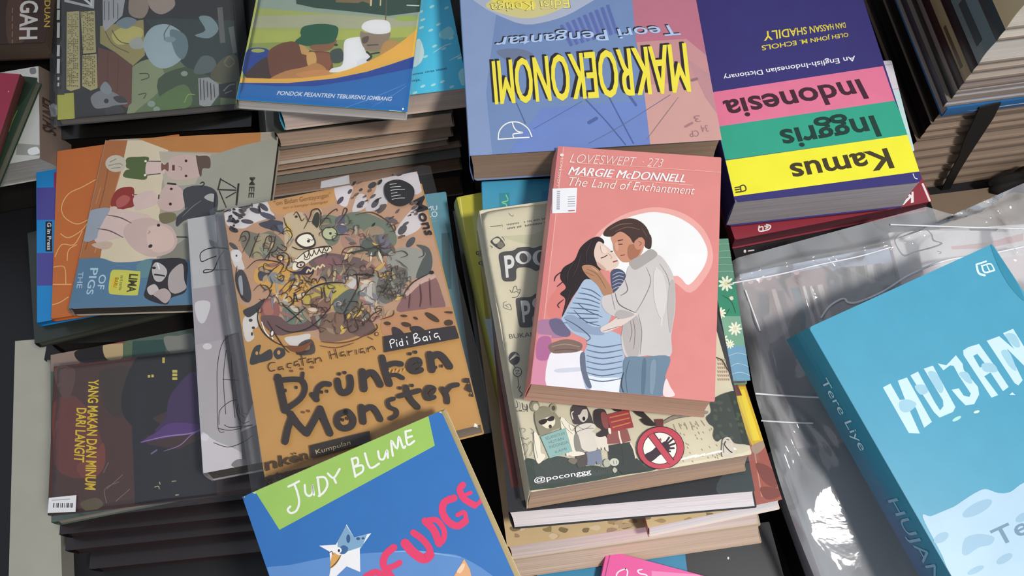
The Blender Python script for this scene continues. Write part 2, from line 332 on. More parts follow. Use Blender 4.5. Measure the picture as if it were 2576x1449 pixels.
# ------------------------------------------------------------------ romance paperback, top of the middle stack
P_MARGIE = pose(.0758, .2306, .2051, -.1194, -.0278, -.0607, .1093, .1708)
ART_MARGIE = [('z', 'y4'),
 ('p', '#d57f7c', [(600, 40), (640, 40), (488, 1390), (450, 1390)]), ('s', '#eab0a6', 4, [(641, 45), (490, 1390)]),
 ('c', '#d98078', [(640, 800), (700, 740), (690, 1010), (560, 1000), (560, 900)]),
 ('c', '#e9aaa2', [(800, 590), (930, 450), (1080, 392), (1200, 385), (1330, 425), (1430, 510), (1478, 630), (1460, 740), (1355, 862), (1250, 800), (1100, 820), (940, 780)]),
 ('c', '#fbf4ee', [(840, 560), (960, 462), (1080, 418), (1180, 412), (1290, 442), (1390, 512), (1446, 612), (1440, 690), (1400, 760), (1342, 818), (1300, 780), (1260, 768), (1100, 800), (950, 760), (900, 650)]),
 ('c', '#a87b98', [(500, 1020), (560, 1010), (620, 1005), (670, 1060), (640, 1110), (560, 1115), (495, 1085)]),
 ('c', '#6b6480', [(560, 1020), (620, 1010), (680, 1080), (660, 1110), (590, 1090)]),
 ('p', '#d58ba2', [(498, 1095), (575, 1100), (548, 1395), (452, 1395)]),
 ('c', '#b06a94', [(500, 1120), (570, 1115), (560, 1230), (490, 1230)]),
 ('c', '#ece8f0', [(565, 1205), (650, 1195), (750, 1190), (775, 1300), (850, 1420), (700, 1410), (548, 1392)]),
 ('c', '#cfd2de', [(600, 1290), (740, 1280), (745, 1300), (610, 1310)]),
 ('c', '#80695f', [(555, 1160), (600, 1135), (660, 1122), (720, 1135), (748, 1155), (730, 1190), (650, 1200), (580, 1200)]),
 ('s', '#a08a7c', 5, [(575, 1165), (650, 1150), (730, 1165)]), ('s', '#5d4b45', 4, [(590, 1185), (660, 1180), (720, 1185)]),
 # her
 ('c', '#2d2325', [(838, 548), (790, 562), (735, 610), (702, 680), (640, 722), (622, 780), (655, 832), (622, 868), (652, 902), (632, 1000), (690, 890), (760, 805), (835, 765), (850, 700), (830, 640), (870, 580)]),
 ('c', '#e2c8b8', [(835, 575), (880, 600), (925, 640), (948, 680), (952, 700), (935, 722), (880, 738), (835, 705), (812, 640)]),
 ('s', '#3c2c2c', 5, [(850, 668), (868, 662), (888, 650)]), ('s', '#3c2c2c', 6, [(905, 632), (918, 628)]), ('s', '#9a4a48', 7, [(918, 690), (945, 682)]), ('s', '#bfa090', 4, [(890, 640), (912, 662), (905, 672)]),
 ('c', '#a9bcd2', [(770, 785), (722, 845), (642, 985), (632, 1015), (690, 1085), (772, 1130), (755, 1200), (735, 1250), (760, 1380), (800, 1415), (975, 1430), (982, 1310), (975, 1120), (890, 1060), (920, 960), (880, 900), (845, 820)]),
 ('c', '#4e5268', [(905, 750), (950, 728), (990, 760), (975, 830), (950, 870), (920, 865)]),
 ('c', '#e6eaf2', [(770, 1330), (850, 1340), (975, 1345), (975, 1430), (810, 1420)]),
 ('c', '#6a7084', [(735, 1210), (760, 1200), (770, 1300), (800, 1390), (770, 1385), (738, 1290)]),
] + [('s', '#5a6a86', 7, [(740 - i * 16, 835 + i * 28), (800 - i * 8, 850 + i * 26), (850 - i * 2, 885 + i * 20)], 1) for i in range(8)] \
  + [('s', '#5f6f8c', 7, [(770, 1150 + i * 32), (860, 1168 + i * 32), (972, 1150 + i * 32)], 1) for i in range(7)] \
  + [('s', '#aab4cc', 5, [(915, 765 + i * 20), (950, 748 + i * 20), (980, 755 + i * 20)], 1) for i in range(5)] + [
 ('c', '#8fa0ba', [(650, 1000), (700, 990), (800, 1050), (870, 1060), (860, 1100), (760, 1090), (690, 1070)]),
 ('s', '#50586f', 6, [(650, 1010), (720, 1050), (790, 1110), (770, 1135)], 1), ('s', '#50586f', 5, [(700, 960), (760, 1020), (850, 1050)], 1), ('s', '#50586f', 5, [(720, 920), (770, 960), (860, 1000)], 1),
 # him
 ('c', '#b18263', [(745, 715), (795, 708), (840, 735), (880, 790), (918, 850), (905, 885), (868, 880), (832, 820), (770, 765)]),
 ('s', '#8a6048', 5, [(770, 730), (830, 760), (880, 840)], 1), ('s', '#8a6048', 4, [(760, 745), (815, 770)], 1), ('s', '#d9ad8c', 4, [(800, 720), (840, 750)], 1),
 ('c', '#c98f74', [(908, 545), (955, 520), (1010, 540), (1040, 585), (1090, 570), (1085, 630), (1040, 682), (985, 692), (958, 678), (925, 630), (918, 590)]),
 ('c', '#a86f55', [(1005, 600), (1040, 590), (1080, 600), (1060, 655), (1020, 680), (1000, 650)]),
 ('s', '#4a2f28', 6, [(945, 572), (975, 565)]), ('s', '#4a2f28', 5, [(950, 592), (972, 590)]), ('s', '#8d4a42', 6, [(960, 655), (985, 650)]),
 ('c', '#46332e', [(866, 540), (880, 505), (930, 470), (985, 448), (1045, 450), (1098, 485), (1128, 545), (1130, 610), (1100, 605), (1082, 560), (1062, 555), (1035, 585), (1010, 550), (960, 520), (912, 548)]),
 ('c', '#c48a70', [(1040, 575), (1075, 552), (1098, 565), (1094, 600), (1065, 622), (1042, 610)]), ('s', '#8a5a48', 4, [(1062, 575), (1078, 585), (1066, 600)]), ('c', '#46332e', [(1075, 540), (1130, 540), (1132, 612), (1100, 608), (1096, 570)]), ('s', '#7a5a4c', 5, [(900, 510), (960, 480), (1030, 475)], 1), ('s', '#7a5a4c', 4, [(930, 520), (1000, 495), (1070, 510)], 1), ('s', '#6a4c40', 4, [(1080, 500), (1110, 550)], 1),
 ('c', '#cbc5c3', [(1010, 712), (1100, 690), (1165, 648), (1222, 700), (1262, 790), (1268, 950), (1246, 1100), (1240, 1218), (1110, 1215), (990, 1222), (968, 1080), (1045, 985), (945, 1000), (872, 962), (855, 890), (925, 862), (985, 788)]),
 ('c', '#aaa39f', [(1012, 690), (1080, 650), (1132, 618), (1168, 652), (1105, 700), (1040, 735)]),
 ('c', '#b5aeac', [(990, 1000), (1050, 990), (1075, 1080), (1060, 1215), (1000, 1215), (970, 1090)]),
 ('s', '#6b6462', 6, [(930, 862), (955, 930), (1045, 975)], 1), ('s', '#7b7472', 6, [(985, 790), (1000, 850), (960, 880)], 1), ('s', '#8a8380', 5, [(1060, 985), (1080, 1080), (1070, 1210)], 1),
 ('s', '#8f8885', 5, [(1105, 720), (1130, 800), (1090, 900), (1045, 975)], 1), ('s', '#8f8885', 4, [(1180, 700), (1230, 790), (1240, 950)], 1), ('s', '#e3dedb', 9, [(1160, 720), (1200, 830), (1190, 1050)], 1),
 ('s', '#8f8885', 4, [(910, 870), (930, 960)], 1), ('s', '#7d7674', 4, [(1015, 1020), (1025, 1080), (1012, 1140)], 1), ('s', '#7d7674', 4, [(1030, 1010), (1042, 1080), (1035, 1180)], 1),
 ('c', '#dccdc6', [(848, 1062), (900, 1030), (955, 995), (1040, 975), (1052, 985), (1025, 1010), (960, 1052), (870, 1088)]),
 ('s', '#8c7c78', 4, [(940, 1010), (990, 1000)]), ('s', '#8c7c78', 4, [(860, 1080), (960, 1050)], 1),
 ('c', '#6f8699', [(988, 1228), (1100, 1222), (1236, 1222), (1212, 1330), (1195, 1440), (970, 1440), (975, 1320)]),
 ('s', '#4d6072', 7, [(1100, 1230), (1085, 1330), (1090, 1430)], 1), ('s', '#93a8b8', 12, [(1150, 1240), (1130, 1330), (1140, 1430)], 1), ('s', '#4d6072', 5, [(1010, 1240), (990, 1330), (1000, 1430)], 1),
 ('s', '#3d4656', 8, [(978, 1310), (965, 1380), (985, 1440)], 1), ('c', '#f1dada', [(1215, 1345), (1240, 1390), (1265, 1440), (1200, 1440)]),
 ('s', '#4a3a3a', 5, [(700, 690), (670, 740), (660, 800)], 1), ('s', '#4f3e40', 4, [(740, 640), (720, 720), (690, 780)], 1), ('s', '#4f3e40', 4, [(800, 570), (770, 640), (770, 700)], 1), ('s', '#4f3e40', 4, [(680, 850), (660, 920), (640, 980)], 1), ('s', '#2d2325', 6, [(640, 740), (600, 770), (590, 800)], 1), ('s', '#2d2325', 5, [(640, 800), (605, 830)], 1), ('s', '#2d2325', 5, [(645, 900), (610, 930), (620, 950)], 1),
 ('c', '#d4a088', [(925, 590), (945, 580), (950, 620), (935, 630)]), ('c', '#e9d3c6', [(850, 600), (880, 612), (890, 640), (860, 640)]), ('c', '#c9a592', [(830, 690), (880, 730), (860, 736), (832, 712)]), ('c', '#d7d1ce', [(1150, 740), (1200, 760), (1220, 900), (1190, 1010), (1150, 900)]), ('c', '#b3acaa', [(930, 990), (960, 960), (1040, 985), (970, 1010)]), ('c', '#b9b2af', [(1235, 820), (1262, 800), (1264, 950), (1240, 1090), (1225, 960)]), ('c', '#8195a6', [(1130, 1260), (1160, 1250), (1150, 1400), (1125, 1420)]), ('c', '#5d7285', [(1085, 1250), (1105, 1250), (1095, 1420), (1078, 1420)]),
 # lettering
 ('t', '#f6e1d8', 'LOVESWEPT  \u00b7 273', [(682, 84), (1202, 114), (1196, 160), (674, 134)], -.012, .25),
 ('t', '#fff5ee', 'MARGIE McDONNELL', [(674, 156), (1326, 202), (1320, 246), (664, 202)], 0, .25), ('t', '#fff5ee', 'MARGIE McDONNELL', [(677, 156), (1329, 202), (1323, 246), (667, 202)], 0, .25),
 ('t', '#f9e6dc', 'The Land of Enchantment', [(674, 214), (1380, 268), (1374, 314), (666, 264)], -.004, .25),
 ('s', '#eec4b8', 2.5, [(690, 136), (1100, 160), (1530, 190)]), ('s', '#eec4b8', 2.5, [(668, 207), (1365, 262)]),
 ('t', '#f6e1d8', 'LOVESWEPT', [(640, 110), (612, 270), (600, 270), (626, 110)]), ('e', '#f6e1d8', 632, 92, 12, 8),
]
o = book('paperback_book', 'pink romance paperback with an embracing couple before a white moon', 'book', P_MARGIE, .014, '#dc8a85', ART_MARGIE,
         page='#b08d78', back='#a5806e', slant=(-.004, -.006), r=.001)
sticker(o, 'price_sticker', P_MARGIE[0], .014, [(1390, 476), (1452, 474), (1449, 536), (1389, 538)], '#eceef6',
        [('z', 'y4')] + [('l', '#6a6a86', 4, [(604 - i * .2, 296 + i * 11), (622 - i * .2, 296 + i * 11)]) for i in range(10)]
        + [('l', '#8b8ba6', 3, [(665, 328 + i * 13), (706, 326 + i * 13)]) for i in range(5)] + [('l', '#b46a70', 6, [(668, 406), (704, 404)])], .06, .06)
# ------------------------------------------------------------------ cream cartoon book under it
P_POC = pose(.0630, .2014, .1734, .1708, -.0258, .0177, .1392, .1974)
K = '#3f3a3a'
ART_POC = [('z', 'k1'),
 ('c', '#c9c3a4', [(200, 380), (300, 370), (460, 360), (560, 330), (560, 450), (400, 440)]),
 ('s', K, 4, [(262, 185), (280, 205), (298, 210), (298, 196)]), ('s', K, 5, [(108, 296), (200, 288)]), ('s', K, 4, [(204, 276), (212, 298)])]
for r_, (x0, y0, n) in enumerate(((232, 282, 26), (252, 312, 24))):
    rr = random.Random(r_)
    for i in range(n):
        x, y = x0 + i * 13.2, y0 - i * 2.1
        if rr.random() < .8: ART_POC.append(('l', K, 4.5, [(x, y - 8 + rr.random() * 6), (x + 5, y + 9), (x + 8, y - 4)]))
ART_POC += [
 ('c', K, [(112, 418), (165, 380), (200, 400), (232, 450), (215, 470), (190, 485), (160, 470), (135, 450)]), ('c', '#d9d2b8', [(128, 412), (165, 392), (192, 410), (155, 442)]), ('c', '#7e7a68', [(165, 440), (200, 420), (225, 455), (190, 476)]),
 ('s', K, 4, [(205, 382), (220, 395), (228, 412)]), ('s', K, 4, [(105, 455), (128, 468), (120, 474)]),
 ('c', '#4b4543', [(180, 540), (210, 508), (300, 495), (340, 472), (420, 465), (470, 475), (540, 455), (640, 470), (640, 640), (540, 640), (490, 665), (440, 640), (380, 635), (328, 650), (322, 735), (270, 752), (212, 738), (195, 640)]),
 ('t', '#e4e1dc', 'P', [(222, 540), (306, 528), (318, 712), (240, 722)], .02),
 ('e', '#e4e1dc', 384, 554, 66, 54, -8), ('e', '#4b4543', 384, 556, 32, 40, -20), ('e', '#e4e1dc', 522, 556, 62, 64, -8), ('e', '#4b4543', 532, 556, 36, 52, -8), ('p', '#4b4543', [(550, 535), (620, 530), (620, 575), (555, 580)]),
 ('c', '#4b4543', [(322, 905), (350, 885), (440, 880), (500, 850), (640, 850), (640, 1020), (470, 1030), (458, 1110), (440, 1130), (365, 1130), (345, 1100), (330, 1000)]),
 ('t', '#e4e1dc', 'P', [(360, 912), (442, 905), (438, 1085), (380, 1092)], .02), ('e', '#e4e1dc', 512, 930, 55, 50, -8), ('e', '#4b4543', 512, 932, 27, 34, -20),
 ('s', K, 4, [(272, 822), (290, 845), (305, 800), (325, 792), (335, 825), (358, 815), (352, 850), (330, 880), (290, 885)]), ('s', K, 4, [(300, 845), (330, 835), (345, 850)]),
 ('s', '#6a665a', 4, [(245, 918), (220, 930), (220, 965), (250, 980), (285, 985), (270, 940), (240, 950)]), ('s', '#6a665a', 3, [(228, 945), (262, 968)]),
 ('t', K, 'BUKAN', [(264, 1190), (480, 1168), (486, 1204), (272, 1226)], -.01),
 ('e', K, 308, 1388, 46, 54), ('s', K, 5, [(300, 1440), (318, 1470), (310, 1500)])] \
 + [('s', '#d9d2b8', 7, [(270 + i * 9, 1405 - i * 6), (298 + i * 8, 1375 - i * 2), (325 + i * 7, 1345 + i * 8)], 1) for i in range(5)] + [
 ('z', 'y5'), ('e', K, 268, 95, 30, 32), ('e', '#d9d2b8', 268, 95, 25, 27), ('s', K, 4, [(252, 90), (280, 85), (258, 110), (290, 104)]), ('s', K, 4, [(270, 128), (276, 180), (268, 200)]), ('s', K, 5, [(290, 190), (278, 215), (300, 240), (285, 260)]),
 ('s', K, 4, [(262, 285), (272, 325), (255, 335), (262, 355), (300, 350)]), ('s', K, 5, [(300, 300), (308, 345), (335, 340), (330, 310)]), ('s', K, 4, [(330, 320), (335, 360)]),
 ('z', 'q1')]
rr = random.Random(4)
for i in range(46):
    x, y = 1680 + rr.random() * 520, 240 + rr.random() * 470
    if x + (y - 240) * .1 < 2240: ART_POC.append(('l', '#a58c74', 5, [(x, y), (x + 12, y + 20)]))
for i in range(7): ART_POC.append(('l', '#8f7c69', 5, [(1690 + i * 60, 290 - i * 8), (1712 + i * 64, 350 - i * 8)]))
ART_POC += [('z', 'y5')] + [('l', '#c79b84', 5, [(1600 + 14 * (i % 6), 10 + 26 * (i // 6)), (1606 + 14 * (i % 6), 24 + 26 * (i // 6))]) for i in range(36)] + [('s', '#3a3534', 6, [(1560, -5), (1620, 15), (1650, 60), (1690, 130)]), ('z', 'q1'),
 # grass and the tree
 ('c', '#3d4740', [(85, 690), (180, 670), (240, 710), (400, 640), (560, 660), (680, 740), (860, 740), (960, 760), (1130, 700), (1320, 680), (1500, 720), (1480, 790), (1130, 845), (850, 905), (480, 970), (200, 1000), (105, 990)]),
 ('c', '#323a32', [(2085, 60), (2120, 20), (2240, -40), (2375, -60), (2400, 60), (2470, 250), (2540, 480), (2520, 520), (2460, 510), (2360, 500), (2300, 440), (2210, 450), (2160, 480), (2120, 420), (2130, 330), (2080, 290), (2045, 220), (2100, 160)]),
] + [('e', '#46523f', 2130 + rr.random() * 330, 40 + rr.random() * 400, 26, 16, rr.random() * 90) for i in range(26)] \
  + [('l', '#56614f', 5, [(120 + i * 22, 730 + (i % 5) * 22), (128 + i * 22, 700 + (i % 5) * 22)]) for i in range(40)] + [
 ('c', '#cfc6b8', [(2215, 500), (2225, 455), (2260, 432), (2300, 445), (2325, 500), (2350, 630), (2290, 640), (2225, 650), (2210, 600)]), ('s', '#2e2a2a', 12, [(2248, 480), (2240, 520), (2290, 580), (2320, 600)]), ('s', '#2e2a2a', 9, [(2262, 460), (2285, 465)]), ('s', '#5a524c', 8, [(2222, 500), (2230, 600)]),
 # hooded figure with sun glasses and a blue placard
 ('c', '#8f8a74', [(190, 180), (230, 130), (300, 100), (380, 130), (430, 190), (480, 260), (500, 330), (420, 350), (260, 420), (215, 340), (195, 260)]), ('e', '#8f8a74', 195, 100, 52, 62), ('e', '#c8c2ae', 205, 110, 30, 38), ('e', '#9a9580', 392, 120, 40, 48), ('e', '#55503f', 395, 122, 20, 26),
 ('s', '#4d4838', 5, [(150, 90), (180, 45), (230, 60)]), ('s', '#4d4838', 5, [(190, 190), (195, 260), (220, 350), (250, 420)]),
 ('c', '#e6ddc6', [(250, 260), (330, 220), (400, 215), (410, 290), (350, 340), (290, 320)]), ('c', '#2e2a28', [(235, 265), (300, 235), (330, 250), (310, 285), (262, 300)]), ('c', '#2e2a28', [(325, 240), (370, 210), (402, 215), (400, 250), (350, 265)]), ('e', '#4a3a36', 360, 320, 18, 20),
 ('c', '#e9e1cc', [(185, 390), (220, 400), (250, 480), (260, 600), (300, 620), (300, 660), (230, 720), (190, 600)]), ('s', K, 4, [(180, 390), (195, 520), (225, 660)]),
 ('s', K, 4, [(30, 450), (60, 440), (100, 460), (130, 440)]), ('s', K, 4, [(45, 350), (70, 340), (95, 355), (75, 385)]), ('s', K, 4, [(50, 540), (90, 500), (120, 560), (70, 640)]), ('s', K, 4, [(120, 520), (160, 480), (170, 580), (140, 640)]), ('s', K, 4, [(150, 340), (180, 370), (160, 400)]), ('s', K, 4, [(20, 50), (45, 100), (30, 150), (90, 160)]), ('s', K, 4, [(75, 80), (110, 150)]),
 ('c', '#e9e1cc', [(470, 250), (520, 240), (590, 300), (620, 360), (640, 620), (560, 630), (530, 610)]), ('s', K, 4, [(480, 260), (520, 330), (600, 400)]), ('s', K, 4, [(520, 240), (570, 290), (640, 330), (600, 370)]), ('s', K, 4, [(560, 300), (585, 360), (620, 340)]),
 ('p', '#8fb3ae', [(255, 430), (525, 335), (600, 590), (355, 662)]),
 ('t', '#4f6a68', 'SELAMATKAN', [(305, 435), (510, 375), (518, 405), (315, 468)], -.01), ('t', '#4f6a68', 'HUTAN', [(340, 480), (500, 432), (508, 462), (348, 508)], -.01), ('t', '#4f6a68', 'INDONESIA', [(345, 530), (548, 472), (556, 500), (355, 560)], -.01), ('t', '#4f6a68', 'KAMI', [(410, 585), (530, 545), (536, 572), (418, 610)], -.01),
 # dark haired figure
 ('c', '#4a4346', [(585, 150), (610, 95), (680, 62), (740, 90), (790, 180), (815, 250), (820, 310), (700, 300), (620, 290), (600, 220)]), ('s', '#ddd5c8', 12, [(608, 160), (590, 180), (605, 240)]),
 ('c', '#cfc5bb', [(655, 180), (690, 130), (740, 120), (765, 170), (762, 230), (720, 272), (680, 250)]), ('c', '#4a4346', [(690, 80), (740, 90), (755, 130), (710, 140), (680, 190), (650, 190), (655, 120)]), ('e', '#2a2526', 722, 236, 16, 22),
 ('c', '#d8d0c4', [(640, 400), (760, 370), (850, 400), (880, 480), (840, 590), (740, 585), (690, 540)]), ('c', '#8b8680', [(620, 410), (660, 410), (700, 560), (730, 590), (640, 590), (615, 500)]), ('c', '#d8d0c4', [(640, 330), (720, 290), (820, 290), (850, 330), (780, 390), (660, 400)]), ('s', K, 5, [(640, 380), (740, 345), (830, 340)]), ('s', K, 4, [(650, 310), (720, 350), (800, 310)]),
 ('p', '#7b8597', [(745, 600), (905, 570), (925, 720), (870, 735), (855, 690), (840, 740), (760, 740)]), ('c', '#57504e', [(640, 640), (700, 600), (750, 610), (755, 730), (660, 760)]), ('c', '#e6ddcc', [(560, 600), (640, 590), (720, 600), (720, 625), (600, 640)]), ('c', '#7d7264', [(550, 690), (600, 660), (650, 680), (620, 730)]),
 ('c', '#e0d6c8', [(860, 440), (960, 430), (990, 580), (960, 575), (945, 540), (930, 580), (905, 540)]), ('c', '#ded4c8', [(835, 430), (870, 450), (905, 550), (870, 555)]),
 # figure in red with a red placard
 ('c', '#3b3034', [(835, 160), (900, 130), (960, 160), (1000, 330), (1005, 400), (900, 435), (850, 410), (920, 360), (880, 330), (840, 280)]), ('c', '#8a4d4a', [(905, 180), (960, 180), (990, 330), (950, 340), (920, 290)]),
 ('p', '#8f5550', [(970, 420), (1010, 360), (1190, 350), (1230, 470), (1140, 500), (975, 510)]), ('p', '#9c3f42', [(968, 195), (1205, 132), (1260, 330), (1015, 380)]), ('s', '#c4804e', 12, [(1005, 225), (1200, 180)]), ('s', '#c4804e', 12, [(1020, 275), (1210, 230)]), ('s', '#c4804e', 12, [(1035, 330), (1220, 280)]), ('s', '#e9dccc', 18, [(1098, 375), (1110, 440), (1128, 505)]),
 ('c', '#2c2a2a', [(1015, 95), (1090, 100), (1130, 150), (1060, 155)]), ('p', '#3c423f', [(985, 530), (1225, 490), (1270, 640), (1330, 700), (1400, 790), (1140, 830), (1000, 720)]), ('s', '#2a2e2c', 5, [(1125, 540), (1150, 740)]), ('s', '#e4cdb8', 16, [(1225, 500), (1260, 570), (1282, 660)]), ('c', '#e6ddcf', [(985, 340), (1010, 345), (1015, 400), (990, 390)]),
 ('e', '#b3b4a2', 970, 715, 38, 44), ('e', '#c7c8b6', 1050, 705, 50, 42), ('s', '#4a4e46', 5, [(1040, 690), (1046, 730)]), ('s', '#4a4e46', 5, [(1072, 690), (1074, 725)]), ('c', '#b3b4a2', [(1030, 790), (1050, 760), (1082, 790), (1055, 822)]),
 ('c', '#2f2a2a', [(1215, 95), (1320, 100), (1370, 170), (1490, 300), (1400, 310), (1330, 250), (1360, 230), (1290, 190)]), ('s', '#8f8a80', 26, [(1590, 275), (1700, 215), (1880, 190), (2050, 165)]), ('s', '#6b5d50', 6, [(1590, 290), (1720, 235), (1960, 200), (2060, 175)]), ('p', '#6b3a3a', [(1490, 245), (1575, 240), (1580, 320), (1500, 320)]),
 # the forbidding sign
 ('e', '#3a2428', 1548, 552, 258, 234), ('e', '#c04a58', 1548, 552, 250, 226), ('e', '#3a2428', 1540, 556, 186, 176), ('e', '#f2ebe0', 1540, 556, 178, 168),
 ('c', '#3d2f38', [(1375, 630), (1450, 585), (1500, 540), (1560, 500), (1600, 480), (1630, 500), (1650, 560), (1600, 610), (1540, 630), (1480, 680), (1430, 700)]), ('s', '#3d2f38', 22, [(1600, 500), (1640, 440)]), ('s', '#3d2f38', 22, [(1615, 510), (1680, 455)]), ('s', '#3d2f38', 22, [(1620, 535), (1700, 505)]), ('s', '#3d2f38', 22, [(1620, 560), (1690, 555)]), ('s', '#3d2f38', 20, [(1600, 585), (1650, 590)]), ('s', '#c04a58', 14, [(1530, 465), (1548, 455), (1550, 475)]),
 ('p', '#3a2428', [(1405, 425), (1475, 385), (1695, 680), (1640, 735)]), ('p', '#c04a58', [(1415, 425), (1468, 392), (1690, 690), (1640, 730)]),
 ('t', '#f4f4ee', '@poconggg', [(180, 872), (790, 775), (805, 845), (190, 945)], .012),
]
o = book('comic_book', 'cream cartoon book with a red no-hands sign and dark title letters, under the pink romance', 'book', P_POC, .011, '#d8cfb4', ART_POC,
         page='#a58a76', back='#93795f', slant=(-.003, -.0075), g=1.02, sleeve=CLEAR, sheet=(.006, .003))
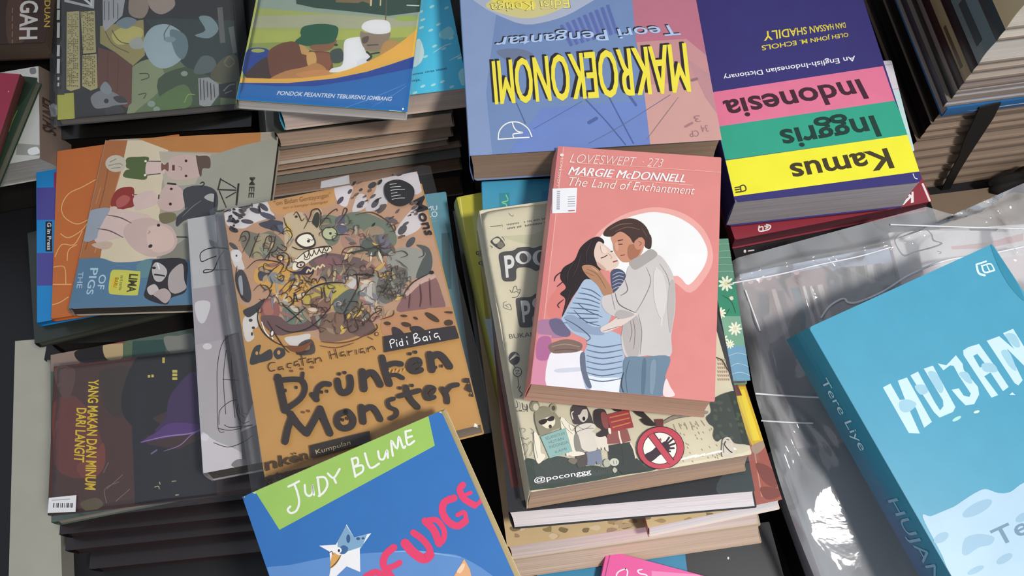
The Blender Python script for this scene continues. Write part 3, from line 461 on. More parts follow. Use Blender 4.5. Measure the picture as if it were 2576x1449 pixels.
# ------------------------------------------------------------------ drunken monster book
P_DRUNK = pose(-.1133, .2179, .1527, .2539, .0168, .0427, .1407, .1952)
B1, B2, OL = '#2f2a2c', '#4a4448', '#43342c'
ART_DRUNK = [('z', 'y2'),
 ('p', '#c29878', [(300, 250), (1740, -20), (2010, 1010), (1460, 1100), (440, 1420)]),
 ('p', '#c7964c', [(400, 960), (1000, 1240), (1460, 1100), (1990, 1010), (2400, 2400), (400, 2400)]),
 ('p', '#cf9c5e', [(610, 215), (1100, 125), (1112, 225), (1040, 265), (700, 320), (640, 290)]),
 # white and dark patches at the head
 ('c', '#dfd8da', [(1105, 120), (1180, 105), (1240, 120), (1215, 200), (1190, 260), (1130, 230)]), ('c', '#d9d2d2', [(1250, 230), (1280, 170), (1330, 180), (1340, 260), (1240, 300)]), ('c', '#cfc8c8', [(1400, 150), (1440, 60), (1600, 10), (1700, 10), (1745, 130), (1690, 170), (1600, 80), (1480, 130), (1490, 240), (1390, 290), (1330, 280)]),
 ('c', '#d8cfce', [(1560, 420), (1660, 290), (1730, 260), (1740, 400), (1640, 470), (1560, 470)]),
 ('c', '#e0dbdb', [(310, 270), (390, 240), (590, 210), (640, 290), (660, 330), (520, 380), (440, 420), (330, 400), (305, 330)]),
] + [('e', c, x, y, a, b, r) for c, x, y, a, b, r in ((B1, 1380, 105, 34, 20, -30), ('#4c3c4c', 1148, 215, 34, 16, -50), (B2, 1218, 150, 22, 12, -50), (B1, 1297, 138, 16, 10, -30), (B2, 1295, 245, 34, 18, -40), ('#5b4a44', 1385, 185, 26, 10, -35), (B2, 1400, 240, 36, 20, -50), ('#5a4b48', 1450, 275, 46, 20, -45), (B1, 1580, 20, 30, 16, -20), (B2, 1625, 385, 26, 10, -30), (B2, 1600, 430, 42, 26, -50), ('#6b5a58', 1520, 360, 50, 20, 20), (B2, 1660, 520, 46, 24, -50), (B1, 450, 255, 50, 16, -10), (B2, 530, 290, 46, 18, 20), (B1, 400, 320, 46, 12, 30), (B2, 590, 265, 40, 18, 40), (B1, 370, 430, 36, 18, 20), (B1, 350, 365, 20, 10, 10), (B2, 470, 370, 46, 16, 8), ('#3d3540', 690, 400, 80, 30, 25), ('#4a4a5c', 620, 330, 60, 20, 20), (B2, 370, 550, 40, 16, 40))] + [
 # masses of the monster
 ('c', '#7c7866', [(420, 470), (470, 440), (560, 460), (640, 440), (720, 500), (740, 560), (660, 620), (520, 640), (440, 570)]),
 ('c', '#a99d7c', [(540, 480), (640, 470), (640, 600), (520, 640)]),
 ('c', '#3c3a48', [(560, 380), (680, 360), (770, 400), (760, 470), (680, 440), (580, 410)]), ('c', '#5a6478', [(690, 395), (770, 410), (780, 460), (720, 450)]),
 ('c', '#cdb896', [(740, 330), (860, 300), (930, 360), (960, 300), (1010, 280), (1040, 420), (1060, 560), (880, 640), (760, 600), (740, 480)]),
 ('c', '#76806a', [(1010, 330), (1110, 330), (1160, 380), (1130, 520), (1060, 540), (1010, 440)]),
 ('c', '#5c5a6e', [(1110, 350), (1190, 320), (1220, 400), (1190, 480), (1130, 440)]),
 ('c', '#6f7a66', [(1180, 330), (1280, 300), (1400, 330), (1520, 400), (1560, 500), (1520, 560), (1400, 540), (1300, 560), (1220, 480)]),
 ('c', '#a08a70', [(1320, 440), (1400, 400), (1470, 440), (1420, 500), (1350, 500)]), ('c', '#b58a76', [(1160, 470), (1290, 420), (1330, 500), (1260, 570), (1180, 570)]), ('c', '#5a5f54', [(1290, 530), (1390, 470), (1480, 480), (1530, 560), (1480, 620), (1330, 610)]), ('c', '#74707e', [(1430, 470), (1490, 480), (1520, 560), (1450, 590)]),
 ('c', '#6e5652', [(930, 640), (1060, 600), (1200, 620), (1300, 640), (1400, 700), (1390, 770), (1230, 760), (1080, 750), (940, 700)]), ('c', '#8a5d5c', [(960, 650), (1100, 620), (1160, 680), (1040, 720)]),
 ('c', '#7b7264', [(1010, 740), (1100, 700), (1250, 720), (1230, 800), (1100, 810), (1010, 790)]),
 ('c', '#d9a94e', [(540, 700), (640, 660), (760, 700), (900, 770), (960, 800), (1030, 820), (880, 940), (800, 980), (700, 920), (600, 850), (520, 800)]),
 ('c', '#c2b04c', [(900, 900), (1000, 840), (1140, 825), (1200, 850), (1150, 960), (1080, 1010), (900, 980)]),
 ('c', '#8d9196', [(620, 760), (680, 740), (720, 800), (660, 820), (630, 810)]), ('c', '#3f3b46', [(550, 740), (620, 720), (650, 730), (600, 790), (560, 800)]),
 ('c', '#9c9a90', [(1500, 600), (1600, 560), (1720, 570), (1770, 620), (1720, 760), (1600, 830), (1500, 960), (1420, 960), (1380, 800), (1400, 740), (1480, 700)]),
 ('c', '#6f6a60', [(1440, 760), (1560, 700), (1640, 740), (1600, 880), (1480, 970), (1410, 900)]),
 ('c', '#4c524c', [(1700, 540), (1790, 560), (1820, 660), (1790, 760), (1700, 780), (1740, 660), (1770, 600)]),
 ('c', '#c9c2b6', [(1290, 850), (1370, 810), (1400, 900), (1430, 1010), (1390, 1030), (1330, 940)]), ('c', '#cfcac4', [(1160, 790), (1240, 770), (1270, 800), (1240, 860), (1190, 830)]),
 ('c', '#8b5f5c', [(1610, 920), (1700, 840), (1830, 770), (1890, 900), (1910, 1000), (1800, 1000), (1690, 1030), (1560, 1020)]), ('c', '#caa89a', [(1610, 890), (1700, 800), (1810, 750), (1840, 780), (1730, 830), (1640, 910)]),
 ('c', '#c08a5c', [(1460, 1060), (1600, 1030), (1760, 1010), (1980, 1000), (1990, 1140), (1700, 1150), (1470, 1200)]),
 ('c', '#5d635c', [(1120, 930), (1220, 860), (1290, 900), (1250, 1010), (1160, 1060), (1100, 1000)]), ('c', '#8c7f58', [(1240, 1000), (1290, 930), (1290, 1010), (1230, 1080)]),
 ('c', '#9c5a52', [(580, 960), (640, 930), (700, 980), (700, 1060), (640, 1110), (570, 1050)]), ('c', '#b0705e', [(590, 980), (640, 950), (660, 1040), (600, 1050)]),
 ('c', '#6b4a48', [(570, 1060), (700, 1060), (760, 1100), (860, 1080), (1000, 1050), (1080, 1050), (1000, 1150), (820, 1180), (700, 1200), (610, 1150)]),
 ('c', '#71806c', [(730, 1000), (840, 990), (920, 1050), (880, 1110), (760, 1110)]), ('c', '#8b6450', [(930, 940), (1030, 910), (1080, 960), (1060, 1030), (950, 1020)]),
 ('c', '#87664f', [(1060, 1040), (1180, 1040), (1280, 1090), (1300, 1180), (1190, 1230), (1020, 1250), (1000, 1150)]), ('c', '#6f5046', [(1180, 1060), (1300, 1050), (1380, 1100), (1400, 1170), (1300, 1210), (1200, 1160)]),
 ('c', '#d8d2cc', [(440, 1080), (540, 1020), (550, 1130), (510, 1160), (520, 1220), (460, 1240)]), ('c', '#2e2b2b', [(440, 1020), (520, 980), (600, 930), (560, 1010), (480, 1070)]),
 ('c', '#d8d2cc', [(350, 590), (410, 580), (430, 640), (450, 720), (380, 700)]), ('c', '#383436', [(390, 760), (430, 720), (470, 780), (500, 900), (480, 960), (420, 920)]), ('c', '#9fa4ac', [(405, 790), (430, 770), (440, 900), (420, 890)]),
 ('c', '#d8d2cc', [(740, 1220), (840, 1200), (930, 1190), (900, 1260), (800, 1280)]), ('c', '#4a3630', [(850, 1260), (940, 1230), (960, 1330), (830, 1340)]), ('c', '#8c7a58', [(880, 1270), (920, 1262), (925, 1300), (885, 1308)]),
 ('c', '#2e2a2a', [(490, 1380), (520, 1290), (570, 1270), (560, 1340), (640, 1300), (650, 1370), (560, 1400), (500, 1415)]), ('c', '#2e2a2a', [(660, 1330), (690, 1290), (740, 1300), (745, 1345), (690, 1375)]), ('e', '#cf9b4c', 540, 1330, 10, 14), ('e', '#cf9b4c', 700, 1325, 12, 16),
 ('e', B1, 495, 1090, 14, 12), ('e', B1, 515, 1145, 12, 10), ('e', B1, 505, 1190, 8, 14), ('e', '#dfdada', 392, 622, 40, 44), ('e', B1, 392, 620, 7, 8),
 # eyes, teeth
 ('c', OL, [(822, 520), (850, 470), (930, 455), (972, 520), (955, 560), (880, 570)]), ('c', '#ebe4d0', [(835, 520), (860, 480), (925, 468), (960, 522), (940, 550), (885, 556)]), ('e', B1, 918, 518, 11, 11),
 ('e', OL, 1072, 462, 58, 50), ('e', '#bfc39a', 1072, 462, 50, 43), ('e', B1, 1078, 462, 10, 10),
 ('c', '#e6ddc6', [(830, 640), (900, 590), (1000, 560), (1070, 560), (1080, 590), (960, 640), (850, 720), (800, 720)]),
 ('c', '#3a3340', [(780, 740), (860, 735), (900, 700), (960, 730), (930, 760), (850, 760)]),
] + [('s', OL, 7, [(880 + i * 38, 600 - i * 10), (905 + i * 36, 640 - i * 12), (925 + i * 36, 588 - i * 8)]) for i in range(5)] \
  + [('s', '#d6c39c', 12, [(905 + i * 34, 745 - i * 12), (918 + i * 34, 725 - i * 12), (932 + i * 34, 738 - i * 12)]) for i in range(4)] + [
 ('s', OL, 7, [(830, 650), (890, 600), (980, 565), (1070, 555), (1090, 580)]), ('s', OL, 7, [(800, 560), (850, 580), (900, 575), (960, 570), (1060, 560)]),
 ('e', OL, 862, 690, 34, 24, -20), ('e', '#d9cfc0', 862, 690, 24, 15, -20), ('e', OL, 862, 692, 8, 7),
 ('s', OL, 7, [(740, 345), (755, 400), (800, 450)], 1), ('s', OL, 7, [(810, 330), (830, 305), (850, 330), (870, 370), (890, 350)], 1), ('s', OL, 9, [(885, 430), (930, 340), (945, 295), (990, 285), (1010, 330), (1000, 420)], 1), ('s', OL, 8, [(1005, 400), (1070, 320), (1120, 285), (1130, 300)], 1), ('s', OL, 8, [(1130, 390), (1180, 330), (1200, 290), (1180, 280), (1165, 330)], 1),
 ('c', '#3b3c34', [(945, 380), (965, 320), (990, 310), (1000, 360), (985, 420), (960, 400)]), ('e', OL, 830, 340, 10, 9),
 ('s', OL, 8, [(415, 520), (440, 455), (480, 450), (490, 490), (470, 540), (440, 600)], 1), ('s', OL, 6, [(430, 490), (455, 480), (465, 510), (440, 520)]), ('s', OL, 8, [(560, 460), (520, 560), (490, 640)], 1), ('s', OL, 8, [(680, 480), (660, 560), (600, 650)], 1), ('s', OL, 7, [(620, 600), (650, 520), (640, 480), (610, 500), (590, 590)], 1), ('s', OL, 7, [(700, 470), (770, 440), (800, 480), (760, 540)], 1), ('s', OL, 7, [(690, 560), (740, 590), (760, 570), (720, 540)], 1), ('s', OL, 7, [(680, 620), (740, 600), (780, 640), (760, 720), (800, 740)], 1), ('e', OL, 715, 640, 26, 22), ('e', '#c4935c', 715, 640, 17, 14), ('e', '#eee6da', 722, 650, 8, 8),
 ('s', OL, 8, [(470, 720), (540, 660), (640, 660), (740, 690), (700, 760)], 1), ('s', OL, 8, [(400, 700), (390, 800), (420, 900), (470, 950)], 1), ('s', OL, 7, [(700, 780), (740, 770), (730, 810), (700, 800)]), ('s', OL, 7, [(520, 880), (560, 840), (620, 850), (640, 900), (600, 950), (560, 940)], 1), ('s', OL, 7, [(690, 910), (740, 900), (800, 840), (820, 790), (760, 830), (710, 890)], 1), ('s', OL, 6, [(650, 870), (640, 920), (680, 910)]),
 ('s', B1, 12, [(870, 940), (930, 870), (1020, 830), (1120, 820), (1190, 825)], 1), ('s', B1, 7, [(940, 830), (950, 795), (975, 800), (985, 830)], 1), ('s', B1, 7, [(990, 820), (1010, 780), (1040, 790), (1050, 820)], 1), ('s', B1, 7, [(1090, 880), (1100, 895), (1120, 880)]), ('s', OL, 8, [(1010, 860), (1020, 930)]), ('s', OL, 8, [(1030, 860), (1042, 925)]), ('s', OL, 7, [(820, 880), (870, 850)]), ('s', OL, 7, [(810, 900), (860, 875)]),
 ('s', B1, 9, [(730, 980), (800, 1040), (870, 1110)], 1), ('s', B1, 9, [(900, 1000), (830, 1060), (760, 1110)], 1), ('s', B1, 10, [(810, 980), (820, 900), (840, 960)], 1), ('s', OL, 7, [(750, 940), (780, 920), (800, 950), (770, 970)], 1), ('s', B1, 9, [(560, 1000), (550, 1090), (590, 1180), (670, 1250), (760, 1290)], 1), ('s', B1, 9, [(1080, 1000), (1000, 1090), (900, 1160), (780, 1180), (680, 1130)], 1), ('s', '#4a2c2c', 9, [(620, 1100), (680, 1200), (740, 1290), (780, 1330)], 1), ('s', '#e5ddd4', 9, [(580, 1110), (600, 1170), (630, 1210)]), ('s', '#e5ddd4', 9, [(640, 1190), (660, 1230)]), ('e', OL, 655, 1190, 16, 26, 10), ('e', '#e0d8ce', 655, 1190, 9, 18, 10),
 ('s', OL, 8, [(1210, 1110), (1180, 1050), (1230, 950), (1280, 850), (1290, 780)], 1), ('s', OL, 7, [(1230, 1100), (1290, 1030), (1310, 960)], 1), ('s', B1, 8, [(1270, 770), (1280, 860)]), ('s', B1, 9, [(1250, 765), (1330, 760), (1400, 770)], 1), ('s', OL, 8, [(1340, 1110), (1390, 1050), (1450, 1020)], 1), ('s', OL, 8, [(1410, 1120), (1420, 1150), (1380, 1190), (1330, 1200)], 1), ('s', OL, 7, [(1540, 1020), (1530, 1060), (1440, 1090)], 1), ('s', OL, 7, [(1200, 1100), (1220, 1180), (1280, 1160), (1260, 1090)], 1), ('s', '#6b4238', 9, [(1010, 1250), (1150, 1260), (1280, 1230), (1420, 1150)], 1), ('s', '#6b4238', 8, [(1000, 1280), (1120, 1295), (1250, 1260)], 1), ('e', '#6b4a3a', 1415, 1195, 15, 15), ('e', '#c99a5c', 1415, 1195, 8, 8), ('s', '#6b4238', 6, [(1350, 1215), (1390, 1235)]),
 ('s', OL, 7, [(1360, 600), (1300, 560), (1190, 570), (1160, 620)], 1), ('s', '#3e463c', 16, [(1200, 610), (1300, 590), (1420, 560)], 1), ('s', OL, 6, [(1260, 330), (1380, 310), (1500, 380), (1550, 460)], 1), ('s', OL, 6, [(1500, 420), (1540, 400), (1550, 440), (1510, 450)], 1), ('s', '#4a443c', 7, [(1520, 610), (1600, 590), (1640, 620), (1590, 640)], 1), ('s', '#4a443c', 7, [(1750, 580), (1760, 620), (1720, 640)], 1), ('s', '#5c5248', 6, [(1420, 950), (1500, 800), (1620, 720)], 1),
 ('s', B1, 8, [(1610, 910), (1680, 820), (1800, 755)], 1), ('e', B1, 1815, 748, 16, 14), ('s', '#5a3836', 7, [(1730, 830), (1740, 930), (1730, 1000)], 1), ('s', '#5a3836', 6, [(1800, 790), (1810, 990)], 1), ('s', '#5a3836', 6, [(1660, 900), (1650, 1010)], 1),
]
rr = random.Random(11)
for i in range(60):      # the tight pen scribble at the right of the drawing
    x, y = 1440 + rr.random() * 200, 700 + rr.random() * 240
    if x + y * .5 < 2060: ART_DRUNK.append(('s', '#514a42', 4, [(x, y), (x + 24, y - 20 + rr.random() * 20), (x + 10 + rr.random() * 30, y + 24)], 1))
for i in range(34):
    x, y = 560 + rr.random() * 800, 420 + rr.random() * 700
    a = rr.random() * 6.28; ART_DRUNK.append(('s', '#4f4038', 5, [(x, y), (x + 34 * math.cos(a), y + 34 * math.sin(a)), (x + 50 * math.cos(a + .8), y + 50 * math.sin(a + .8)), (x + 30 * math.cos(a + 1.7), y + 30 * math.sin(a + 1.7))], 1))
ART_DRUNK += [('e', '#4a3a2c', x, y, a, b, r) for x, y, a, b, r in ((1495, 1120, 24, 13, 10), (1632, 1128, 36, 16, 15), (1615, 1065, 24, 9, 5), (1700, 1082, 18, 8, 30), (1820, 1075, 60, 18, 33), (1940, 1115, 30, 22, 0), (1950, 1040, 40, 8, 5))] + [
 ('c', '#3b3538', [(1530, 1150), (1580, 1160), (1620, 1210), (1550, 1230)]), ('c', '#3b3538', [(1660, 1150), (1720, 1140), (1770, 1180), (1700, 1200)]),
 ('c', '#2c2a2b', [(1470, 130), (1500, 90), (1580, 75), (1660, 110), (1690, 160), (1670, 230), (1600, 268), (1530, 250), (1480, 200)]),
] + [('s', '#cfcac6', 4, [(1510 + i * 3, 110 + i * 22), (1550 + i * 4, 106 + i * 21), (1560 + (i % 3) * 30, 104 + i * 21)]) for i in range(6)] + [
 ('t', '#2b2729', 'Mons', [(1760, 190), (1850, 480), (1770, 480), (1680, 230)], .02),
 ('t', '#7c5334', '"on Bidan Gentayangan"', [(670, 230), (1080, 168), (1084, 210), (676, 275)], -.01), ('t', '#7c5334', 'dari si kamper-kamper', [(735, 272), (1065, 222), (1070, 250), (738, 295)], -.01),
 ('p', '#373236', [(1466, 1218), (1985, 1140), (2018, 1232), (1474, 1335)]),
 ('z', 'd4')]
WH = '#f1efec'
ART_DRUNK += [('s', WH, 13, p) for p in ([(678, 1075), (700, 1165)], [(678, 1085), (700, 1050), (738, 1055), (735, 1090), (690, 1112)], [(770, 1090), (782, 1145)], [(845, 1040), (862, 1135)], [(858, 1085), (825, 1080), (812, 1110), (835, 1138), (862, 1120)], [(915, 1070), (930, 1120)], [(1008, 985), (1030, 1100)], [(1010, 985), (1040, 965), (1065, 985), (1030, 1030)], [(1025, 1035), (1085, 1030), (1100, 1060), (1060, 1085), (1015, 1102)], [(1190, 1010), (1155, 1015), (1140, 1045), (1165, 1068), (1192, 1050), (1200, 1062)], [(1192, 1015), (1205, 1065)], [(1232, 1000), (1248, 1052)], [(1345, 965), (1310, 970), (1298, 1005), (1325, 1025), (1352, 1000), (1380, 1052)])] \
 + [('e', WH, 772, 1060, 9, 9), ('e', WH, 915, 1018, 9, 9), ('e', WH, 1232, 948, 9, 12), ('z', 'y3')]
TX = '#4a3420'
ART_DRUNK += [('s', TX, 6, p) for p in ([(328, 160), (300, 162), (285, 185), (300, 212), (328, 205)], [(372, 185), (350, 190), (350, 205), (372, 195), (380, 205)], [(428, 165), (405, 168), (402, 188), (425, 192)], [(465, 150), (445, 160), (448, 180), (468, 168), (475, 185)], [(485, 110), (498, 180)], [(470, 142), (515, 132)], [(550, 138), (528, 142), (528, 162), (550, 152), (560, 168)], [(572, 165), (568, 132)], [(570, 145), (595, 130), (610, 155)], [(655, 90), (668, 140)], [(690, 78), (705, 135)], [(658, 118), (700, 105)], [(745, 95), (725, 102), (728, 122), (746, 112), (755, 124)], [(775, 120), (768, 88)], [(770, 100), (795, 88)], [(815, 82), (822, 112)], [(862, 75), (842, 82), (845, 102), (862, 92), (872, 106)], [(892, 98), (885, 68)], [(888, 82), (915, 62), (935, 85)])]
TB = '#3a3433'
ART_DRUNK += [('s', TB, w_, p) for w_, p in (
 (46, [(345, 250), (365, 350), (388, 450)]), (34, [(345, 270), (430, 262), (490, 270), (508, 320), (480, 380), (400, 440)]), (22, [(335, 240), (330, 262)]), (22, [(495, 225), (490, 265)]),
 (36, [(555, 355), (580, 385)]), (34, [(575, 380), (585, 320), (620, 290), (655, 292)]), (40, [(705, 270), (715, 320), (740, 345), (775, 330), (785, 290), (780, 250)]), (44, [(855, 215), (860, 265), (865, 320)]), (40, [(865, 250), (905, 220), (935, 240), (965, 295)]),
 (40, [(975, 130), (990, 200), (1020, 290)]), (34, [(1000, 180), (1050, 165), (1090, 170)]), (26, [(1010, 240), (1060, 235), (1100, 255)]), (36, [(1210, 205), (1170, 215), (1140, 190), (1150, 155), (1190, 145), (1200, 170), (1160, 195)]), (42, [(1262, 110), (1270, 150), (1278, 205)]), (40, [(1275, 130), (1310, 110), (1345, 130), (1385, 185)]),
 (42, [(388, 640), (405, 560), (430, 490)]), (42, [(420, 470), (470, 540), (520, 590)]), (42, [(520, 590), (570, 500), (600, 440)]), (42, [(600, 440), (630, 520), (660, 590)]),
 (38, [(755, 460), (710, 480), (705, 530), (740, 560), (790, 545), (800, 500), (770, 460), (750, 460)]), (40, [(850, 430), (862, 520)]), (36, [(865, 450), (905, 430), (935, 450), (965, 505)]), (26, [(1045, 380), (1010, 395), (1020, 430), (1060, 450), (1060, 480), (1025, 500)]), (36, [(1118, 310), (1145, 380), (1190, 430)]), (30, [(1075, 365), (1150, 345), (1200, 330)]), (28, [(1290, 370), (1250, 380), (1235, 345), (1255, 310), (1290, 320), (1270, 350)]), (32, [(1340, 320), (1365, 360), (1370, 400)]), (30, [(1360, 340), (1390, 305), (1430, 295)]))]
ART_DRUNK += [('e', TB, x, y, 12, 11) for x, y in ((715, 230), (748, 222), (1142, 108), (1176, 98), (1082, 315), (1155, 300))] + [('e', TB, x, y, 8, 11) for x, y in ((390, 330), (456, 312), (738, 508), (765, 500), (610, 340), (642, 335), (1300, 190), (1335, 182))] \
 + [('e', '#7c4a2a', x, y, 10, 8) for x, y in ((498, 462), (530, 455), (428, 212), (490, 200), (552, 190))] \
 + [('l', '#cf9b4c', 7, [(1015 + i * 22, 215 + (i % 2) * 8), (1026 + i * 22, 198 + (i % 2) * 6)]) for i in range(5)] + [('c', '#7a4a30', [(545, 35), (500, 90), (440, 95), (400, 60), (480, 60)]),
 ('p', '#37302c', [(535, 665), (900, 575), (900, 640), (545, 740)]), ('t', '#cdb88a', 'Kumpulan', [(570, 690), (780, 630), (785, 665), (578, 725)]),
 ('t', '#4a3a28', 'nken', [(262, 745), (520, 690), (530, 745), (270, 820)], .03), ('e', '#4a3a28', 432, 715, 6, 5), ('e', '#4a3a28', 450, 711, 6, 5), ('t', '#4a3a28', 'ster', [(270, 840), (480, 790), (490, 840), (280, 890)], .03),
 ('s', TB, 30, [(1480, 270), (1530, 275), (1500, 310)]), ('s', TB, 22, [(1490, 320), (1530, 340), (1520, 360)]),
]
rr = random.Random(21); PAL = ('#a0866a', '#84705e', '#b59a76', '#8f937e', '#a88a6c', '#7c7870', '#c9a860', '#9a6c62', '#85808a', '#d2b68a', '#6b584c', '#aaa494', '#dccdb4', '#92625a', '#d0b050')
def inside(x, y): return ((x - 1090 - (y - 750) * .1) / 520) ** 2 + ((y - 760) / 420) ** 2 < 1 and not (800 < x < 1160 and 430 < y < 700)
bl = []
while len(bl) < 150:
    x, y = 560 + rr.random() * 1100, 340 + rr.random() * 860
    if not inside(x, y): continue
    a = rr.random() * 3.14; l_, w_ = rr.uniform(22, 62), rr.uniform(8, 20); ca, sa_ = math.cos(a), math.sin(a)
    bl.append(('c', rr.choice(PAL), [(x + u * l_ * ca - v * w_ * sa_, y + u * l_ * sa_ + v * w_ * ca) for u, v in ((-1, 0), (-.3, .8), (.5, .6), (1, -.1), (.2, -.9), (-.5, -.6))]))
k = next(i for i, a in enumerate(ART_DRUNK) if a[1] == OL); ART_DRUNK[k:k] = bl
sc_ = []
while len(sc_) < 105:
    x, y = 480 + rr.random() * 1300, 300 + rr.random() * 940
    if not inside(x, y): continue
    a = rr.random() * 6.28; p = [(x, y)]
    for q in range(rr.choice((3, 4, 5))):
        a += rr.uniform(-1.3, 1.3); p.append((p[-1][0] + rr.uniform(14, 38) * math.cos(a), p[-1][1] + rr.uniform(14, 38) * math.sin(a)))
    sc_.append(('s', rr.choice((OL, B1, '#5a4438', '#4a3a30')), rr.uniform(3.5, 7), p, 1))
for i in range(40):
    x, y = 320 + rr.random() * 260, 260 + rr.random() * 170
    if y > 420 - (x - 320) * .5 and x > 420: continue
    sc_.append(('e', rr.choice((B1, B2, '#5d5456')), x, y, rr.uniform(8, 26), rr.uniform(5, 11), rr.uniform(0, 180)))
for i in range(46):
    x, y = 1240 + rr.random() * 480, 20 + rr.random() * 480
    if (x - 1580) ** 2 + (y - 165) ** 2 < 14000 or y > 60 + (x - 1240) * 1.1 + 200: continue
    sc_.append(('e', rr.choice((B1, B2, '#5d5456', '#6b5648')), x, y, rr.uniform(8, 24), rr.uniform(5, 11), rr.uniform(-60, -20)))
k = next(i for i, a in enumerate(ART_DRUNK) if a[0] == 'p' and a[1] == '#373236'); ART_DRUNK[k:k] = sc_
o = book('comic_book', 'ochre cartoon book with a scribbled toothy monster and handwritten black title', 'book', P_DRUNK, .012, '#c7964c', ART_DRUNK, g=GM,
     page='#8a7a68', slant=(.002, -.004), sleeve=film('sparkling_sleeve', haze=.035, rough=.05, scale=30, bump=.2, ior=1.33), sheet=(.011, .006))
V = [at(x, y, .1585 + d) for d in (0, .004) for x, y in ((806, 474), (880, 462), (878, 440), (808, 456))]
V = [P_DRUNK[0].inverted() @ v + Vector((0, 0, .012)) for v in V]
mesh_obj('sleeve_flap', V, [[3, 2, 1, 0], [4, 5, 6, 7], [0, 1, 5, 4], [1, 2, 6, 5], [2, 3, 7, 6], [3, 0, 4, 7]], [film('flap_film', haze=.35, rough=.08, scale=30, bump=.3, ior=1.6)], o)
# ------------------------------------------------------------------ blue children's novel, nearest
P_FUDGE = pose(-.0598, .0252, .1902, .434, .0001, .0412, .1262, .195)
PK, WI = '#e23c6a', '#f5f7ea'
ART_FUDGE = [('z', 'y3'),
 ('p', '#b4cf86', [(150, 925), (1240, 420), (1262, 470), (195, 950)]), ('p', '#9cc45f', [(192, 925), (1250, 466), (1291, 656), (346, 1168)]),
 ('c', '#5d8cc8', [(210, 1420), (420, 1380), (640, 1335), (850, 1312), (1100, 1300), (1300, 1310), (1460, 1335), (1700, 1500), (1900, 1800), (600, 2100), (240, 1600)]),
 ('s', '#7fa8d8', 10, [(1020, 1302), (1150, 1298), (1300, 1312), (1450, 1336)], 1),
] + [('s', WI, 13, p) for p in ([(400, 905), (432, 890), (465, 872)], [(436, 890), (455, 940), (466, 1000), (450, 1050), (415, 1066), (396, 1045), (412, 1026)], [(500, 895), (505, 945), (528, 962), (548, 940), (545, 892), (556, 955)], [(578, 848), (592, 962)], [(575, 850), (622, 850), (638, 895), (615, 940), (585, 962)], [(640, 825), (676, 852), (712, 798)], [(676, 852), (690, 882)], [(786, 735), (808, 845)], [(785, 738), (818, 730), (824, 765), (795, 788)], [(795, 788), (848, 776), (852, 812), (806, 842)], [(866, 703), (897, 790), (952, 765)], [(946, 690), (956, 735), (982, 735), (1000, 682), (1006, 730)], [(1036, 718), (1026, 624), (1062, 675), (1072, 600), (1098, 668), (1112, 660)], [(1112, 570), (1126, 650), (1166, 628)], [(1112, 570), (1146, 562)], [(1118, 610), (1152, 598)])] + [
 ('s', PK, 44, [(1042, 1275), (992, 1320), (978, 1380), (1010, 1430), (1030, 1460)]), ('s', PK, 36, [(985, 1405), (1040, 1390), (1078, 1368)]), ('s', PK, 40, [(870, 1455), (930, 1425), (985, 1450)]),
 ('s', PK, 58, [(1110, 1250), (1165, 1310), (1225, 1345), (1262, 1320)]), ('s', PK, 40, [(1160, 1185), (1215, 1225), (1258, 1280), (1262, 1320)]),
 ('s', PK, 46, [(1232, 1115), (1285, 1170), (1318, 1252)]), ('s', PK, 34, [(1232, 1115), (1300, 1108), (1345, 1165), (1345, 1225), (1318, 1252)]),
 ('s', PK, 44, [(1408, 975), (1350, 1000), (1338, 1060), (1375, 1120), (1430, 1145), (1478, 1115)]), ('s', PK, 28, [(1430, 1078), (1470, 1062), (1482, 1105)]),
 ('s', PK, 40, [(1462, 895), (1442, 925), (1470, 980), (1535, 1020)]), ('s', PK, 26, [(1535, 1020), (1565, 1000), (1582, 970)]), ('s', PK, 24, [(1468, 960), (1510, 942)]),
 ('p', '#f0eef2', [(755, 1135), (800, 1215), (905, 1188), (835, 1285), (838, 1425), (755, 1390), (640, 1500), (660, 1390), (650, 1300), (588, 1265), (690, 1258)]),
 ('p', '#7fa6c4', [(752, 1140), (800, 1216), (880, 1195), (850, 1270), (760, 1300), (700, 1280), (700, 1240)]), ('c', '#3a6796', [(700, 1290), (735, 1262), (765, 1280), (750, 1310), (720, 1315)]), ('e', '#2f5888', 765, 1222, 12, 26), ('e', '#2f5888', 825, 1222, 12, 9), ('e', '#2f5888', 855, 1220, 9, 7),
 ('c', '#d9a25a', [(655, 1400), (670, 1310), (700, 1320), (720, 1330), (690, 1380)]), ('s', '#3a2f2f', 6, [(655, 1400), (690, 1370), (722, 1320)], 1), ('e', '#f6f4f0', 705, 1292, 20, 18), ('e', '#2a2528', 708, 1295, 7, 9), ('s', '#4a4448', 5, [(645, 1310), (665, 1300), (672, 1320)]),
 ('p', '#e2a878', [(1470, 1345), (1390, 1480), (1520, 1480), (1505, 1410)]), ('c', '#f0cba8', [(1425, 1420), (1460, 1375), (1475, 1385), (1450, 1430)]),
 ('s', '#1d4f8c', 7, [(100, 985), (160, 1200), (250, 1560)], 1),
]
book('paperback_book', 'blue children\'s paperback with a green author band and pink brushed title', 'book', P_FUDGE, .016, '#2f70b6', ART_FUDGE, page='#e2cf9c', slant=(.0045, .0045), inset=.0002, r=.003, back='#e2cf9c')
